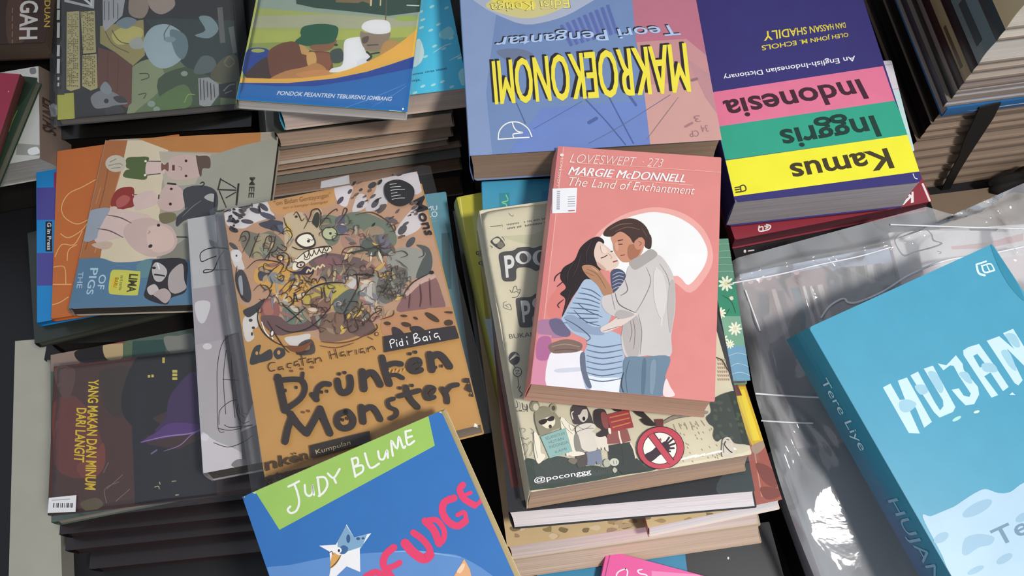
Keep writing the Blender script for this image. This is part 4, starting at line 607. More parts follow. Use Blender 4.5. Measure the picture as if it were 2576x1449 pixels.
# ------------------------------------------------------------------ teal novel at the right
P_HUJAN = pose(.2881, .1269, .1952, .4257, .0768, -.0234, .1363, .2000)
LT, LD = '#c3dfec', '#9ac6d8'
ART_HUJAN = [('z', 'h1')] + [('p', LT, p) for p in ([(170, 805), (248, 765), (345, 935), (400, 930), (325, 735), (420, 702), (680, 1165), (600, 1225), (510, 1010), (445, 1040), (555, 1285), (440, 1280)],)] + [
 ('p', LT, [(455, 680), (535, 640), (710, 960), (765, 1045), (800, 1000), (795, 940), (595, 610), (690, 578), (925, 1010), (900, 1060), (760, 1120), (700, 1060)]),
 ('p', LT, [(740, 555), (830, 575), (930, 470), (1000, 560), (1010, 620), (1160, 800), (1172, 880), (1120, 980), (1030, 992), (960, 920), (885, 830), (960, 815), (1010, 890), (1070, 905), (1085, 870), (965, 690), (905, 580), (870, 575), (800, 628)]),
 ('p', LT, [(1005, 420), (1060, 385), (1170, 352), (1340, 590), (1480, 800), (1420, 845), (1290, 650), (1225, 690), (1370, 885), (1300, 912), (1010, 470)]), ('p', '#469ab8', [(1110, 478), (1152, 455), (1240, 565), (1180, 600)]),
 ('p', LT, [(1250, 320), (1380, 272), (1535, 405), (1420, 240), (1525, 195), (1700, 480), (1760, 640), (1640, 580), (1460, 400), (1625, 730), (1580, 785), (1540, 760)]),
 ('c', LD, [(340, 960), (430, 930), (520, 980), (440, 1060), (360, 1050)]), ('c', LD, [(500, 790), (600, 780), (640, 850), (560, 880)]), ('c', LD, [(640, 660), (720, 650), (800, 800), (760, 860)]), ('c', LD, [(960, 660), (1050, 650), (1100, 760), (1040, 750)]), ('c', LD, [(1200, 560), (1320, 560), (1360, 640), (1230, 640)]), ('c', LD, [(1400, 440), (1480, 430), (1560, 620), (1500, 600)]), ('c', LD, [(1440, 260), (1540, 250), (1600, 370), (1540, 380)]),
 ('e', '#a7dcd6', 938, 1132, 52, 18, -28), ('e', '#cfe3d6', 1145, 1060, 32, 14, -15), ('p', LT, [(1485, 885), (1515, 855), (1550, 885)]),
 ('z', 'y7'),
 ('c', '#a9c8dd', [(1428, 1058), (1480, 1052), (1560, 1020), (1640, 985), (1700, 945), (1780, 895), (1845, 872), (1930, 898), (2010, 890), (2101, 828), (2300, 760), (2700, 900), (2700, 1900), (1900, 2000), (1560, 1320)]),
] + [('e', '#8db4cc', *e) for e in ((1790, 1000, 110, 38, -28), (1550, 1195, 55, 30, -30), (1970, 1335, 60, 26, -30), (1780, 1410, 60, 20, -25), (2090, 1060, 50, 26, -30))] + [('c', '#8db4cc', [(1690, 1290), (1710, 1200), (1800, 1170), (1900, 1190), (1880, 1240), (1800, 1260), (1720, 1312)]),
 ('t', '#6487a2', 'Tere Liye', [(1872, 1150), (2640, 800), (2705, 940), (1950, 1290)], .012),
 ('z', 'y6'), ('s', '#d4ecf4', 15, [(1815, 560), (1830, 610), (1870, 625)]), ('s', '#d4ecf4', 12, [(1812, 552), (1850, 540), (1880, 530)]), ('s', '#d4ecf4', 12, [(1850, 560), (1870, 605), (1935, 590)]), ('s', '#d4ecf4', 10, [(1860, 558), (1910, 548), (1935, 590)]), ('s', '#d4ecf4', 9, [(1885, 560), (1905, 600)]),
 ('c', '#2f86a2', [(1905, 405), (1960, 480), (2080, 660), (2140, 800), (2040, 700), (1960, 560)]),
]
SP_HUJAN = [('uv',)] and [('z', 'uv'), ('t', '#a9cdd6', 'Tere Liye', [(.16, .70), (.40, .70), (.40, .36), (.16, .36)]), ('t', '#6fa3b4', 'HUJAN', [(.56, .76), (.82, .76), (.82, .30), (.56, .30)])]
book('paperback_book', 'teal novel with pale brushed title letters lying on clear plastic at the right', 'book', P_HUJAN, .021, '#469ab8', ART_HUJAN, page='#c9c0b0', slant=(-.008, .001),
     spine_art=SP_HUJAN, spine_col='#25738a', rough=.35, r=.002)
# ------------------------------------------------------------------ economics textbook, upside down
P_MAKRO = pose(.0493, .4486, .1952, .0703, .0112, -.0042, .1742, .25)
DK = '#2a2528'
ART_MAKRO = [('z', 'z3'),
 ('p', '#6f87b0', [(60, -900), (1390, -900), (1390, 0), (1425, 330), (1480, 690), (1530, 1100), (130, 1300)]),
 ('p', '#8295ba', [(60, -900), (500, -900), (330, 300), (280, 700), (330, 1200), (130, 1300)]), ('p', '#6b82bd', [(700, 820), (1500, 760), (1530, 1100), (420, 1200)]),
 ('p', '#b46f80', [(1390, -900), (2100, -900), (1960, 420), (1800, 300), (1420, 330), (1390, 0)]), ('p', '#bf8a8a', [(1424, 320), (1800, 295), (1965, 430), (1990, 600), (1475, 660)]), ('p', '#c69890', [(1475, 650), (2000, 600), (2150, 1100), (1530, 1120)]), ('p', '#b5868a', [(1800, 440), (1985, 570), (2060, 900), (1950, 750)]),
 ('c', '#a5adc0', [(150, -60), (500, 170), (760, 160), (1000, 60), (1150, -100), (600, -300)]), ('c', '#c9bf86', [(280, 30), (420, 110), (600, 140), (800, 90), (900, 0), (600, -120)]), ('c', '#e0cf58', [(320, 0), (480, 60), (640, 70), (640, 0), (500, -60)]),
] + [('l', '#5a69a6', 24, [(850 + i * 44, 190 - i * 19), (930 + i * 43, 350 - i * 12)]) for i in range(9)] + [('l', '#6f80b4', 12, [(872 + i * 44, 190 - i * 19), (950 + i * 43, 340 - i * 12)]) for i in range(8)] + [
 ('c', '#6a7690', [(360, 390), (520, 370), (640, 420), (480, 470)]),
 ('s', '#4f5f96', 7, [(510, 780), (580, 940)]), ('s', '#4f5f96', 4, [(640, 980), (800, 890), (1010, 770)]), ('s', '#4f5f96', 9, [(1040, 760), (1200, 930), (1340, 1100)]), ('s', '#4f5f96', 9, [(1210, 730), (1320, 940), (1400, 1090)]), ('s', '#5f6a90', 5, [(1060, 1090), (1300, 960), (1680, 720)]), ('s', '#4f5f96', 18, [(1370, 730), (1420, 800)]), ('s', '#4f5f96', 26, [(1062, 932), (1118, 900)]),
 ('s', '#7d6a72', 5, [(1500, 1060), (1740, 740)], 1), ('s', '#8d6a70', 22, [(1845, 610), (1880, 600)]), ('s', '#a07478', 18, [(1795, 962), (1845, 935)]), ('t', '#a07478', '3', [(1915, 925), (1870, 930), (1850, 880), (1900, 875)]), ('t', '#8d7272', 'CP', [(1900, 1035), (1830, 1045), (1820, 995), (1890, 990)]), ('t', '#a07478', '34', [(1975, 1000), (1920, 1005), (1905, 955), (1960, 950)]),
 ('t', DK, 'Teori Pengantar', [(1752, 258), (330, 365), (362, 254), (1690, 158)], .008), ('t', '#a9c1e2', 'Teori Pengantar', [(1762, 266), (340, 373), (372, 262), (1700, 166)], .008),
 ] + [('t', DK, 'MAKROEKONOMI', [(1812 + d, 690), (338 + d, 782), (312 + d, 448), (1772 + d, 312)]) for d in (-8, 0, 8)] + [('t', '#f0da45', 'MAKROEKONOMI', [(1834 + d, 704), (354 + d, 799), (326 + d, 463), (1792 + d, 324)]) for d in (-5, 0, 5)] + [

 ('t', '#5a4a2c', 'Edisi Ketiga', [(922, 62), (312, 100), (304, 8), (908, -28)], .01), ('t', '#ebdf70', 'Edisi Ketiga', [(918, 60), (316, 98), (308, 10), (906, -25)], .0),
] + [('s', '#eef2f8', 9, p) for p in ([(372, 1060), (380, 1000), (420, 950), (478, 928), (540, 936), (600, 980), (628, 1040)], [(372, 1060), (480, 1052), (606, 1045)], [(480, 930), (492, 970), (520, 1000), (560, 1010), (488, 1020), (490, 1048)])]
book('textbook', 'thick blue and pink economics textbook lying upside down with tall yellow capitals', 'book', P_MAKRO, .032, '#6f87b0', ART_MAKRO, page='#a08672', g=1.05, slant=(.001, -.002), r=.003)
# ------------------------------------------------------------------ dictionary, upside down
P_KAMUS = pose(.2104, .4164, .1713, .1097, .0039, -.0212, .1337, .23)
ART_KAMUS = [('z', 'z4'),
 ('p', '#d6718f', [(100, 606), (1245, 430), (1322, 655), (120, 832)]), ('p', '#2f9a7f', [(120, 832), (1322, 655), (1420, 875), (120, 1055)]), ('p', '#f2df33', [(100, 1062), (1420, 875), (1560, 1105), (150, 1295)]),
 ('t', '#401f2c', 'Indonesia', [(1156, 640), (238, 787), (197, 655), (1090, 512)], .022), ('t', '#17382f', 'Inggris', [(1240, 886), (608, 982), (550, 806), (1165, 708)], .022), ('t', '#40361c', 'Kamus', [(1322, 1092), (668, 1196), (630, 1066), (1270, 962)], .022),
 ('t', '#eceaf4', 'An English-Indonesian Dictionary', [(1070, 396), (212, 522), (200, 482), (1060, 352)], .008),
 ('t', '#dccb3c', 'OLEH JOHN M. ECHOLS', [(1022, 238), (458, 330), (452, 287), (1015, 205)], .012), ('t', '#dccb3c', 'DAN HASSAN SHADILY', [(1004, 180), (470, 268), (464, 205), (998, 146)], .012),
] + [('s', '#4a3f20', 9, p) for p in ([(282, 1222), (318, 1216)], [(284, 1236), (310, 1232)], [(288, 1252), (350, 1240), (344, 1208), (318, 1212), (322, 1246)])] + [('s', '#efece8', 5, [(1440, 1130), (1452, 1158), (1470, 1165)])]
book('dictionary', 'thick violet dictionary lying upside down with pink, green and yellow title bands', 'book', P_KAMUS, .037, '#352f6c', ART_KAMUS, page='#a49da0', g=1.1, slant=(.001, -.001), r=.004, spine_col='#352f6c')
# ------------------------------------------------------------------ blue-banded book of the second stack
P_PONDOK = pose(-.1338, .4788, .1712, -.0660, .0428, .0314, .1266, .2051)
ART_PONDOK = [('z', 'z2'),
 ('p', '#93a394', [(300, -400), (1560, -400), (1500, 150), (900, 110), (260, 60)]), ('p', '#a8aa8a', [(240, 120), (800, 110), (1500, 150), (1490, 220), (220, 210)]), ('p', '#a9b256', [(210, 230), (800, 240), (1490, 200), (1480, 330), (180, 400)]), ('p', '#8e9a4e', [(200, 330), (1470, 280), (1440, 500), (150, 580)]),
 ('p', '#274636', [(520, -400), (1560, -400), (1500, 90), (1260, 120), (1000, 90), (700, 60), (560, 30)]), ('p', '#7f6a48', [(850, -100), (1130, -100), (1120, 30), (1060, 10), (1030, 24), (860, 18)]), ('s', '#d9c39a', 14, [(1128, 0), (1126, 40)]), ('s', '#d9c39a', 10, [(1200, 0), (1198, 40)]), ('s', '#c8d6cc', 8, [(1400, 40), (1490, 44)]), ('s', '#5f5a3e', 8, [(1245, 0), (1238, 150)]),
 ('e', '#9ab04e', 1400, 140, 90, 20), ('c', '#1f3f8f', [(190, 380), (350, 380), (345, 480), (345, 570), (160, 570)]), ('e', '#1f3f8f', 268, 385, 82, 24), ('e', '#a3ac50', 268, 385, 52, 15),
 ('c', '#402a24', [(170, 575), (260, 480), (350, 440), (380, 600), (240, 600)]), ('c', '#6e4128', [(345, 400), (400, 350), (480, 320), (560, 320), (650, 380), (820, 400), (835, 470), (820, 560), (640, 590), (500, 560), (380, 590), (350, 500)]), ('c', '#8a5534', [(640, 420), (760, 400), (830, 430), (800, 540), (680, 560)]),
 ('p', '#c49a5c', [(575, 320), (620, 350), (660, 385), (640, 420), (600, 410)]), ('c', '#caa05c', [(640, 410), (700, 400), (710, 480), (650, 500)]), ('c', '#b58148', [(360, 600), (480, 540), (620, 510), (700, 480), (760, 500), (780, 540), (640, 590), (480, 605)]), ('c', '#c28a50', [(560, 560), (720, 530), (820, 540), (820, 580), (640, 595)]),
 ('c', '#8a5c3c', [(670, 345), (860, 300), (830, 370), (760, 390), (690, 380)]), ('c', '#14583a', [(590, 250), (610, 205), (700, 185), (800, 185), (876, 210), (865, 290), (820, 330), (700, 340), (640, 350), (550, 320), (595, 275)]), ('e', '#1c3a2c', 862, 342, 14, 9),
 ('c', '#3f4a44', [(820, 390), (900, 370), (920, 450), (880, 480), (830, 470)]), ('c', '#eef0f6', [(920, 340), (940, 300), (1000, 285), (1060, 290), (1080, 380), (1120, 440), (1060, 500), (960, 540), (820, 550), (830, 520), (910, 490)]), ('c', '#d5d9e6', [(1020, 470), (1080, 440), (1110, 470), (1040, 510)]),
 ('c', '#8d7c68', [(1048, 240), (1100, 250), (1260, 240), (1265, 290), (1210, 370), (1150, 390), (1080, 370), (1050, 310)]), ('c', '#5a4c40', [(1060, 290), (1110, 275), (1100, 320), (1065, 330)]), ('s', '#5a4c40', 10, [(1100, 345), (1180, 340)]), ('c', '#f3f0ea', [(1058, 220), (1080, 170), (1160, 150), (1250, 160), (1275, 200), (1262, 250), (1150, 258)]),
 ('c', '#b48c4e', [(1220, 330), (1280, 305), (1340, 325), (1330, 360), (1240, 400), (1190, 430)]), ('s', '#342c30', 16, [(1095, 395), (1130, 430), (1100, 460)]), ('s', '#342c30', 12, [(1130, 410), (1190, 400)]),
 ('p', '#e2ae46', [(115, 590), (400, 600), (600, 594), (800, 572), (960, 528), (1100, 472), (1210, 415), (1300, 360), (1390, 295), (1480, 215), (1450, 450), (1100, 548), (850, 600), (500, 634), (110, 632)]),
 ('p', '#123f94', [(110, 630), (500, 632), (850, 597), (1100, 545), (1270, 492), (1460, 428), (1440, 540), (1000, 615), (700, 662), (400, 660), (105, 640)]),
 ('p', '#1668ab', [(100, 634), (400, 656), (700, 656), (1000, 610), (1440, 520), (1420, 900), (90, 800)]),
 ('t', '#f1f3f6', 'PONDOK PESANTREN TEBUIRENG JOMBANG', [(418, 690), (1290, 738), (1282, 778), (408, 732)], .012, .2),
 ('s', '#5b94c6', 4, [(910, 825), (1150, 740), (1400, 635)], 1), ('s', '#5b94c6', 4, [(1130, 815), (1300, 720), (1400, 650)], 1), ('p', '#dfe6ec', [(1265, 838), (1360, 846), (1370, 905), (1262, 880)]),
]
book('paperback_book', 'paperback with two men in caps above a blue band, topmost of its stack', 'book', P_PONDOK, .009, '#a3ac5c', ART_PONDOK, page='#b5aca6', back='#a9a49e', g=1.15, slant=(-.001, -.002), sleeve=CLEAR, sheet=(.003, .004))
P_CYAN = pose(-.1231, .4915, .1501, .1850, -.0097, .0513, .1440, .2000)
ART_CYAN = [('z', 'z2'), ('c', '#c9e9f4', [(1440, 500), (1460, 330), (1500, 300), (1530, 400), (1500, 480)]), ('c', '#8ed6ee', [(1640, 260), (1720, 200), (1760, 260), (1690, 300)]), ('s', '#bfe6f4', 7, [(1720, 460), (1780, 430), (1830, 400)], 1), ('s', '#bfe6f4', 7, [(1600, 400), (1680, 350), (1740, 330)], 1), ('c', '#9fdcf0', [(1790, 560), (1830, 520), (1860, 600), (1820, 650)])] \
 + [('e', '#a8e0f2', x, y, 20, 9, -25) for x, y in ((1590, 50), (1700, 60), (1520, 150), (1640, 185), (1580, 230), (1735, 290), (1610, 350), (1680, 370), (1540, 430), (1520, 655), (1600, 645), (1670, 620), (1740, 660), (1460, 705), (1800, 440), (1505, 90), (1510, 210))] \
 + [('t', '#275a74', 'semua cinta sejati', [(1430, 560), (1700, 510), (1702, 532), (1434, 580)], .01), ('t', '#275a74', 'saja.', [(1425, 605), (1505, 595), (1508, 618), (1428, 628)], .01)]
book('paperback_book', 'sky-blue paperback showing its fore-edge right under the two-men book', 'book', P_CYAN, .024, '#4fbfe6', ART_CYAN, page='#c0aca0', g=1.15, pg=1.45, back='#b7a596', slant=(0, -.001))
# paper-edged books under it; their fronts step back and forth
GS = 'brown-edged paperbacks under the sky-blue book'
for lab, z, t, a, b, col, pg_, s in (
  ('paperback with a black left edge, directly below the sky-blue book', .1225, .020, (691, 335), (1140, 283), '#3c3b32', '#b59a86', 1.1),
  ('paperback with warm brown edges, second below the sky-blue book', .1015, .016, (676, 381), (1138, 316), '#6a665c', '#ad927e', 1.1),
  ('thin paperback with one bright lower line, third below the sky-blue book', .0845, .009, (678, 418), (1128, 350), '#b9aea0', '#a88d79', 1.1),
  ('paperback just above the dark slit in the stack of the two-men book', .0745, .011, (675, 428), (1160, 352), '#3a352e', '#b09682', 1.1),
  ('grey covered paperback just below the dark slit in the stack of the two-men book', .059, .021, (664, 468), (1160, 395), '#77766e', '#a58672', 1.1),
  ('black covered paperback at the very bottom under the two-men book', .037, .036, (642, 505), (1160, 440), '#191815', '#8a6f5e', 1.1)):
    ps = flat(z, a, b, 'bottom', h=.205)
    book('paperback_book', lab, 'book', ps, t, col, page=pg_, g=s, pg=1.6, slant=(0, 0), group=GS, r=.001, inset=.0012, back='#a08c7c')
# ------------------------------------------------------------------ under the textbook
for lab, z, t in (('black covered book directly beneath the economics textbook', .1605, .055), ('dark book in the gap beneath the black one under the economics textbook', .105, .052), ('lowest dark book in the stack of the economics textbook', .0525, .052)):
    ps = flat(z, (1190, 440), (1790, 400), 'bottom', h=.2); ps = (ps[0] @ Matrix.Translation((0, .014, 0)), ps[1], ps[2])
    book('hardback_book', lab, 'book', ps, t, '#1c1b22', page='#4a3d36', g=1, group='dark books under the economics textbook')  # black covers and dark pages put the gap's shade into colour
# ------------------------------------------------------------------ under the dictionary
ps = flat(.1325, (2243, 152), (2301, 380), 'right', w=.13)
book('paperback_book', 'white book poking out at the right of the violet dictionary', 'book', ps, .0095, '#dcd6de', [('z', 'r5'), ('s', '#8a7f8a', 7, [(200, 915), (400, 905)]), ('s', '#b79aa4', 6, [(330, 1255), (470, 1240)]), ('p', '#c4dede', [(340, 1270), (480, 1270), (700, 2100), (500, 2100)])], page='#d8d2d4', g=1.1)
ps = flat(.1222, (1850, 603), (2346, 506), 'bottom', h=.22)
book('paperback_book', 'dark red book with a white emblem under the violet dictionary', 'book', ps, .012, '#8a2f3c', [('z', 'y6'), ('t', '#e9dfe2', 'K', [(1392, 132), (1262, 165), (1320, 60), (1390, 60)], .02), ('s', '#e8e0e4', 9, [(348, 292), (350, 326), (412, 314), (424, 290), (398, 282)]), ('s', '#e8e0e4', 8, [(352, 300), (372, 296), (374, 318)]), ('s', '#e8e0e4', 8, [(386, 292), (410, 296), (392, 308)]), ('s', '#e9d3ce', 14, [(1452, 8), (1500, 120)])], page='#5a3038', g=1.15, slant=(0, -.002))
ps = flat(.109, (1858, 668), (2350, 575), 'bottom', h=.22)
book('paperback_book', 'black book with tiny white lettering under the dark red one', 'book', ps, .02, '#231d20', [('z', 'y6'), ('e', '#dcd8d8', 252, 462, 9, 11), ('s', '#dcd8d8', 8, [(275, 460), (312, 454)])], page='#3a3233', g=1.1)
for lab, z, t in (('dark book third from the table under the violet dictionary', .0885, .044), ('dark book on the table under the violet dictionary', .044, .043)):
    ps = flat(z, (1890, 690), (2330, 610), 'bottom', h=.2)
    book('hardback_book', lab, 'book', ps, t, '#241f22', page='#4a423f', group='dark books under the violet dictionary')
# ------------------------------------------------------------------ tall stack at the upper right
foot = at(2364, 286, .131); foot.z = 0; RD = Matrix.Rotation(.15, 3, 'Z')
ST = [(.262, .030, '#c9b88e', '#c9bfb2', 'cream covered book with a folded corner on top of the tall right-hand stack', .0, ()),
 (.232, .012, '#2c3a38', '#cfc4b6', 'dark green book second from the top of the tall right-hand stack', .0, ()),
 (.2195, .026, '#5f7070', '#c6beb4', 'grey-green book with two dark spine panels in the tall right-hand stack', .0, ('#2c3a3a',)),
 (.193, .0095, '#100c0b', '#b8a798', 'black book between the grey-green and the straw spines of the tall right-hand stack', .0, ()),
 (.183, .011, '#8c7c5c', '#b9a99c', 'straw coloured spine with a dark label in the tall right-hand stack', .0, ('#4a3b28',)),
 (.1715, .0085, '#1a0e0a', '#97877f', 'dark brown book directly under the straw coloured spine', 0, ()),
 (.1625, .005, '#6e625c', '#b4acaa', 'thin grey book below the dark brown one in the tall right-hand stack', .0, ()),
 (.157, .007, '#1c1e1a', '#b2adad', 'thin black book with white leaves above the pale pamphlet', .001, ()),
 (.1500, .007, '#3a3a40', '#b8b4b8', 'pale pamphlet lying on the blue spine at the upper right', -.003, ())]
MIDX, hD, wD = .0, .2, .30
def stack_d(z, off):
    c = foot + RD @ Vector((wD / 2 + off, hD / 2 + off * .5, 0)); c.z = z
    return (Matrix.Translation(c) @ RD.to_4x4(), wD, hD)
for z, t, col, pg_, lab, off, mark in ST:
    sa = [('z', 'uv')]
    for m_ in mark: sa += [('p', m_, [(.86, .25), (.93, .25), (.93, .75), (.86, .75)]), ('p', m_, [(.76, .3), (.83, .3), (.83, .7), (.76, .7)])] if len(lab) % 2 == 0 else [('p', m_, [(.76, .3), (.95, .3), (.95, .6), (.76, .6)])]
    book('hardback_book' if t > .008 else 'paperback_book', lab, 'book', stack_d(z, off), t, '#7d7268', spine_col=col, page=pg_, g=1.0, pg=1.3, spine_art=sa if mark else (), inset=.0015, group='books of the tall right-hand stack', r=.001)
MD = stack_d(.1425, 0); MD = (MD[0] @ Matrix.Translation((-.0005, -.003, 0)), MD[1], MD[2])
book('paperback_book', 'blue spined book facing out in the middle of the tall right-hand stack', 'book', MD, .0108, '#31699c', page='#b8aea6', g=1.0, spine='front', spine_col='#31699c',
     spine_art=[('z', 'uv'), ('s', '#cfd8e4', .1, [(.09, .42), (.2, .50), (.3, .5)]), ('t', '#c9d6e6', 'SNSI', [(.31, .92), (.46, .92), (.46, .38), (.31, .38)], .01)], group='books of the tall right-hand stack')
for lab, z, t, off in (('brown-edged book directly under the blue spine', .1315, .0135, .001), ('brown-edged book second under the blue spine', .1175, .012, -.001), ('brown-edged book third under the blue spine, its dark corner showing', .105, .0105, .0),
   ('brown-edged book fourth under the blue spine', .094, .017, -.003), ('brown-edged book fifth under the blue spine', .0765, .014, -.002), ('brown-edged book sixth under the blue spine', .062, .017, -.003), ('pale brown-edged book third from the bottom of the tall right-hand stack', .0445, .013, -.001), ('pale brown-edged book second from the bottom of the tall right-hand stack', .031, .015, -.002), ('lowest book of the tall right-hand stack', .0155, .015, -.001)):
    book('hardback_book', lab, 'book', stack_d(z, off), t, '#77675a', spine_col='#1c120f', page='#ad9682', g=1.0, pg=1.3, inset=.0015, group='brown-edged books under the blue spine', r=.001)
book('paperback_book', 'flat brown book lying at the foot of the tall right-hand stack by the clear bag', 'book', flat(.018, (2335, 491), (2640, 453), 'top', w=.16, h=.05), .0175, '#84725f', page='#9a8672')
# strap hanging down the front of that stack
def band(name, pix, mat, wd, off=.004):
    n3 = RD @ Vector((0, -1, 0)); pts = []
    for px, py in pix:
        d = ray(px, py); p0 = foot + n3 * off; k = (p0 - Vector((0, 0, HC))).dot(n3) / d.dot(n3); pts.append(Vector((0, 0, HC)) + d * k)
    V, Fc = [], []
    for i, p in enumerate(pts):
        a, b = pts[max(0, i - 1)], pts[min(len(pts) - 1, i + 1)]; s = (b - a).normalized().cross(n3) * wd[i] / 2
        for q in (p - s, p + s, p + s + n3 * .0012, p - s + n3 * .0012): V.append(q)
    for i in range(len(pts) - 1):
        for k in range(4):
            j = (k + 1) % 4; a = i * 4; Fc.append([a + k, a + j, a + 4 + j, a + 4 + k])
    Fc += [[3, 2, 1, 0], [len(V) - 4, len(V) - 3, len(V) - 2, len(V) - 1]]
    return mesh_obj(name, V, Fc, [mat])
o = band('strap', [(2490, 262), (2472, 300), (2448, 342), (2425, 388), (2400, 432), (2370, 490), (2350, 525)], ink('#1d1915', 1, .7), (.016, .016, .014, .009, .008, .008, .008))
tag(o, 'black strap slanting down the front of the tall right-hand stack', 'strap')
# ------------------------------------------------------------------ grey sketch book between monster and pigs
P_D = pose(-.1571, .2204, .1291, .1936, -.0008, .0060, .1350, .1926)
ART_D = [('z', 'y2'), ('p', '#b6b6b6', [(30, 350), (330, 280), (420, 800), (80, 860)]), ('p', '#8a8789', [(235, 320), (420, 280), (560, 1500), (330, 1500)]), ('p', '#a39ca2', [(60, 860), (300, 830), (420, 1500), (100, 1500)]), ('c', '#8f8f90', [(190, 500), (240, 520), (270, 520), (260, 560), (210, 550)]),
 ('s', '#2b2729', 7, [(245, 620), (190, 640), (135, 660), (130, 600), (190, 565), (290, 562), (330, 570)]), ('s', '#2b2729', 8, [(300, 580), (260, 640), (225, 720), (180, 740), (150, 740), (165, 720), (240, 722), (330, 720)], 1), ('c', '#c9c7c9', [(90, 960), (200, 960), (160, 1100), (110, 1090)]),
 ('z', 'y1'), ('p', '#aaa5a8', [(1100, 150), (1250, 120), (1420, 700), (1140, 640)]), ('p', '#6a6468', [(1260, 100), (1340, 80), (1420, 480), (1350, 640), (1300, 400)]), ('c', '#c9c4c8', [(1130, 650), (1210, 690), (1360, 760), (1370, 860), (1150, 880)]), ('p', '#6e6a6c', [(1350, 640), (1440, 600), (1470, 860), (1365, 870)]), ('c', '#807c7e', [(1300, 830), (1330, 795), (1380, 800), (1380, 850)]),
] + [('s', '#3c3638', 4, p) for p in ([(1325, 85), (1255, 130), (1222, 260), (1220, 420), (1225, 620), (1260, 640)], [(1270, 180), (1255, 340), (1268, 540)], [(1300, 190), (1305, 400), (1320, 560)], [(1225, 620), (1300, 630), (1420, 600)], [(1230, 600), (1235, 520), (1290, 470), (1330, 460)], [(1250, 345), (1345, 350)], [(1340, 480), (1330, 530), (1360, 590), (1400, 580)], [(1350, 490), (1345, 530), (1375, 560)], [(1360, 500), (1360, 530), (1390, 540)], [(1200, 700), (1280, 725), (1360, 700), (1420, 660)], [(1260, 600), (1300, 615), (1420, 600)])] + [('e', '#cfcacc', 1165, 160, 26, 18), ('e', '#d4cfd4', 1150, 670, 24, 20)]
book('paperback_book', 'grey pencil-sketch book with a script capital, half under the monster book', 'book', P_D, .017, '#a9a7a8', ART_D, page='#55504c', g=1.02, slant=(.001, -.002), r=.001)
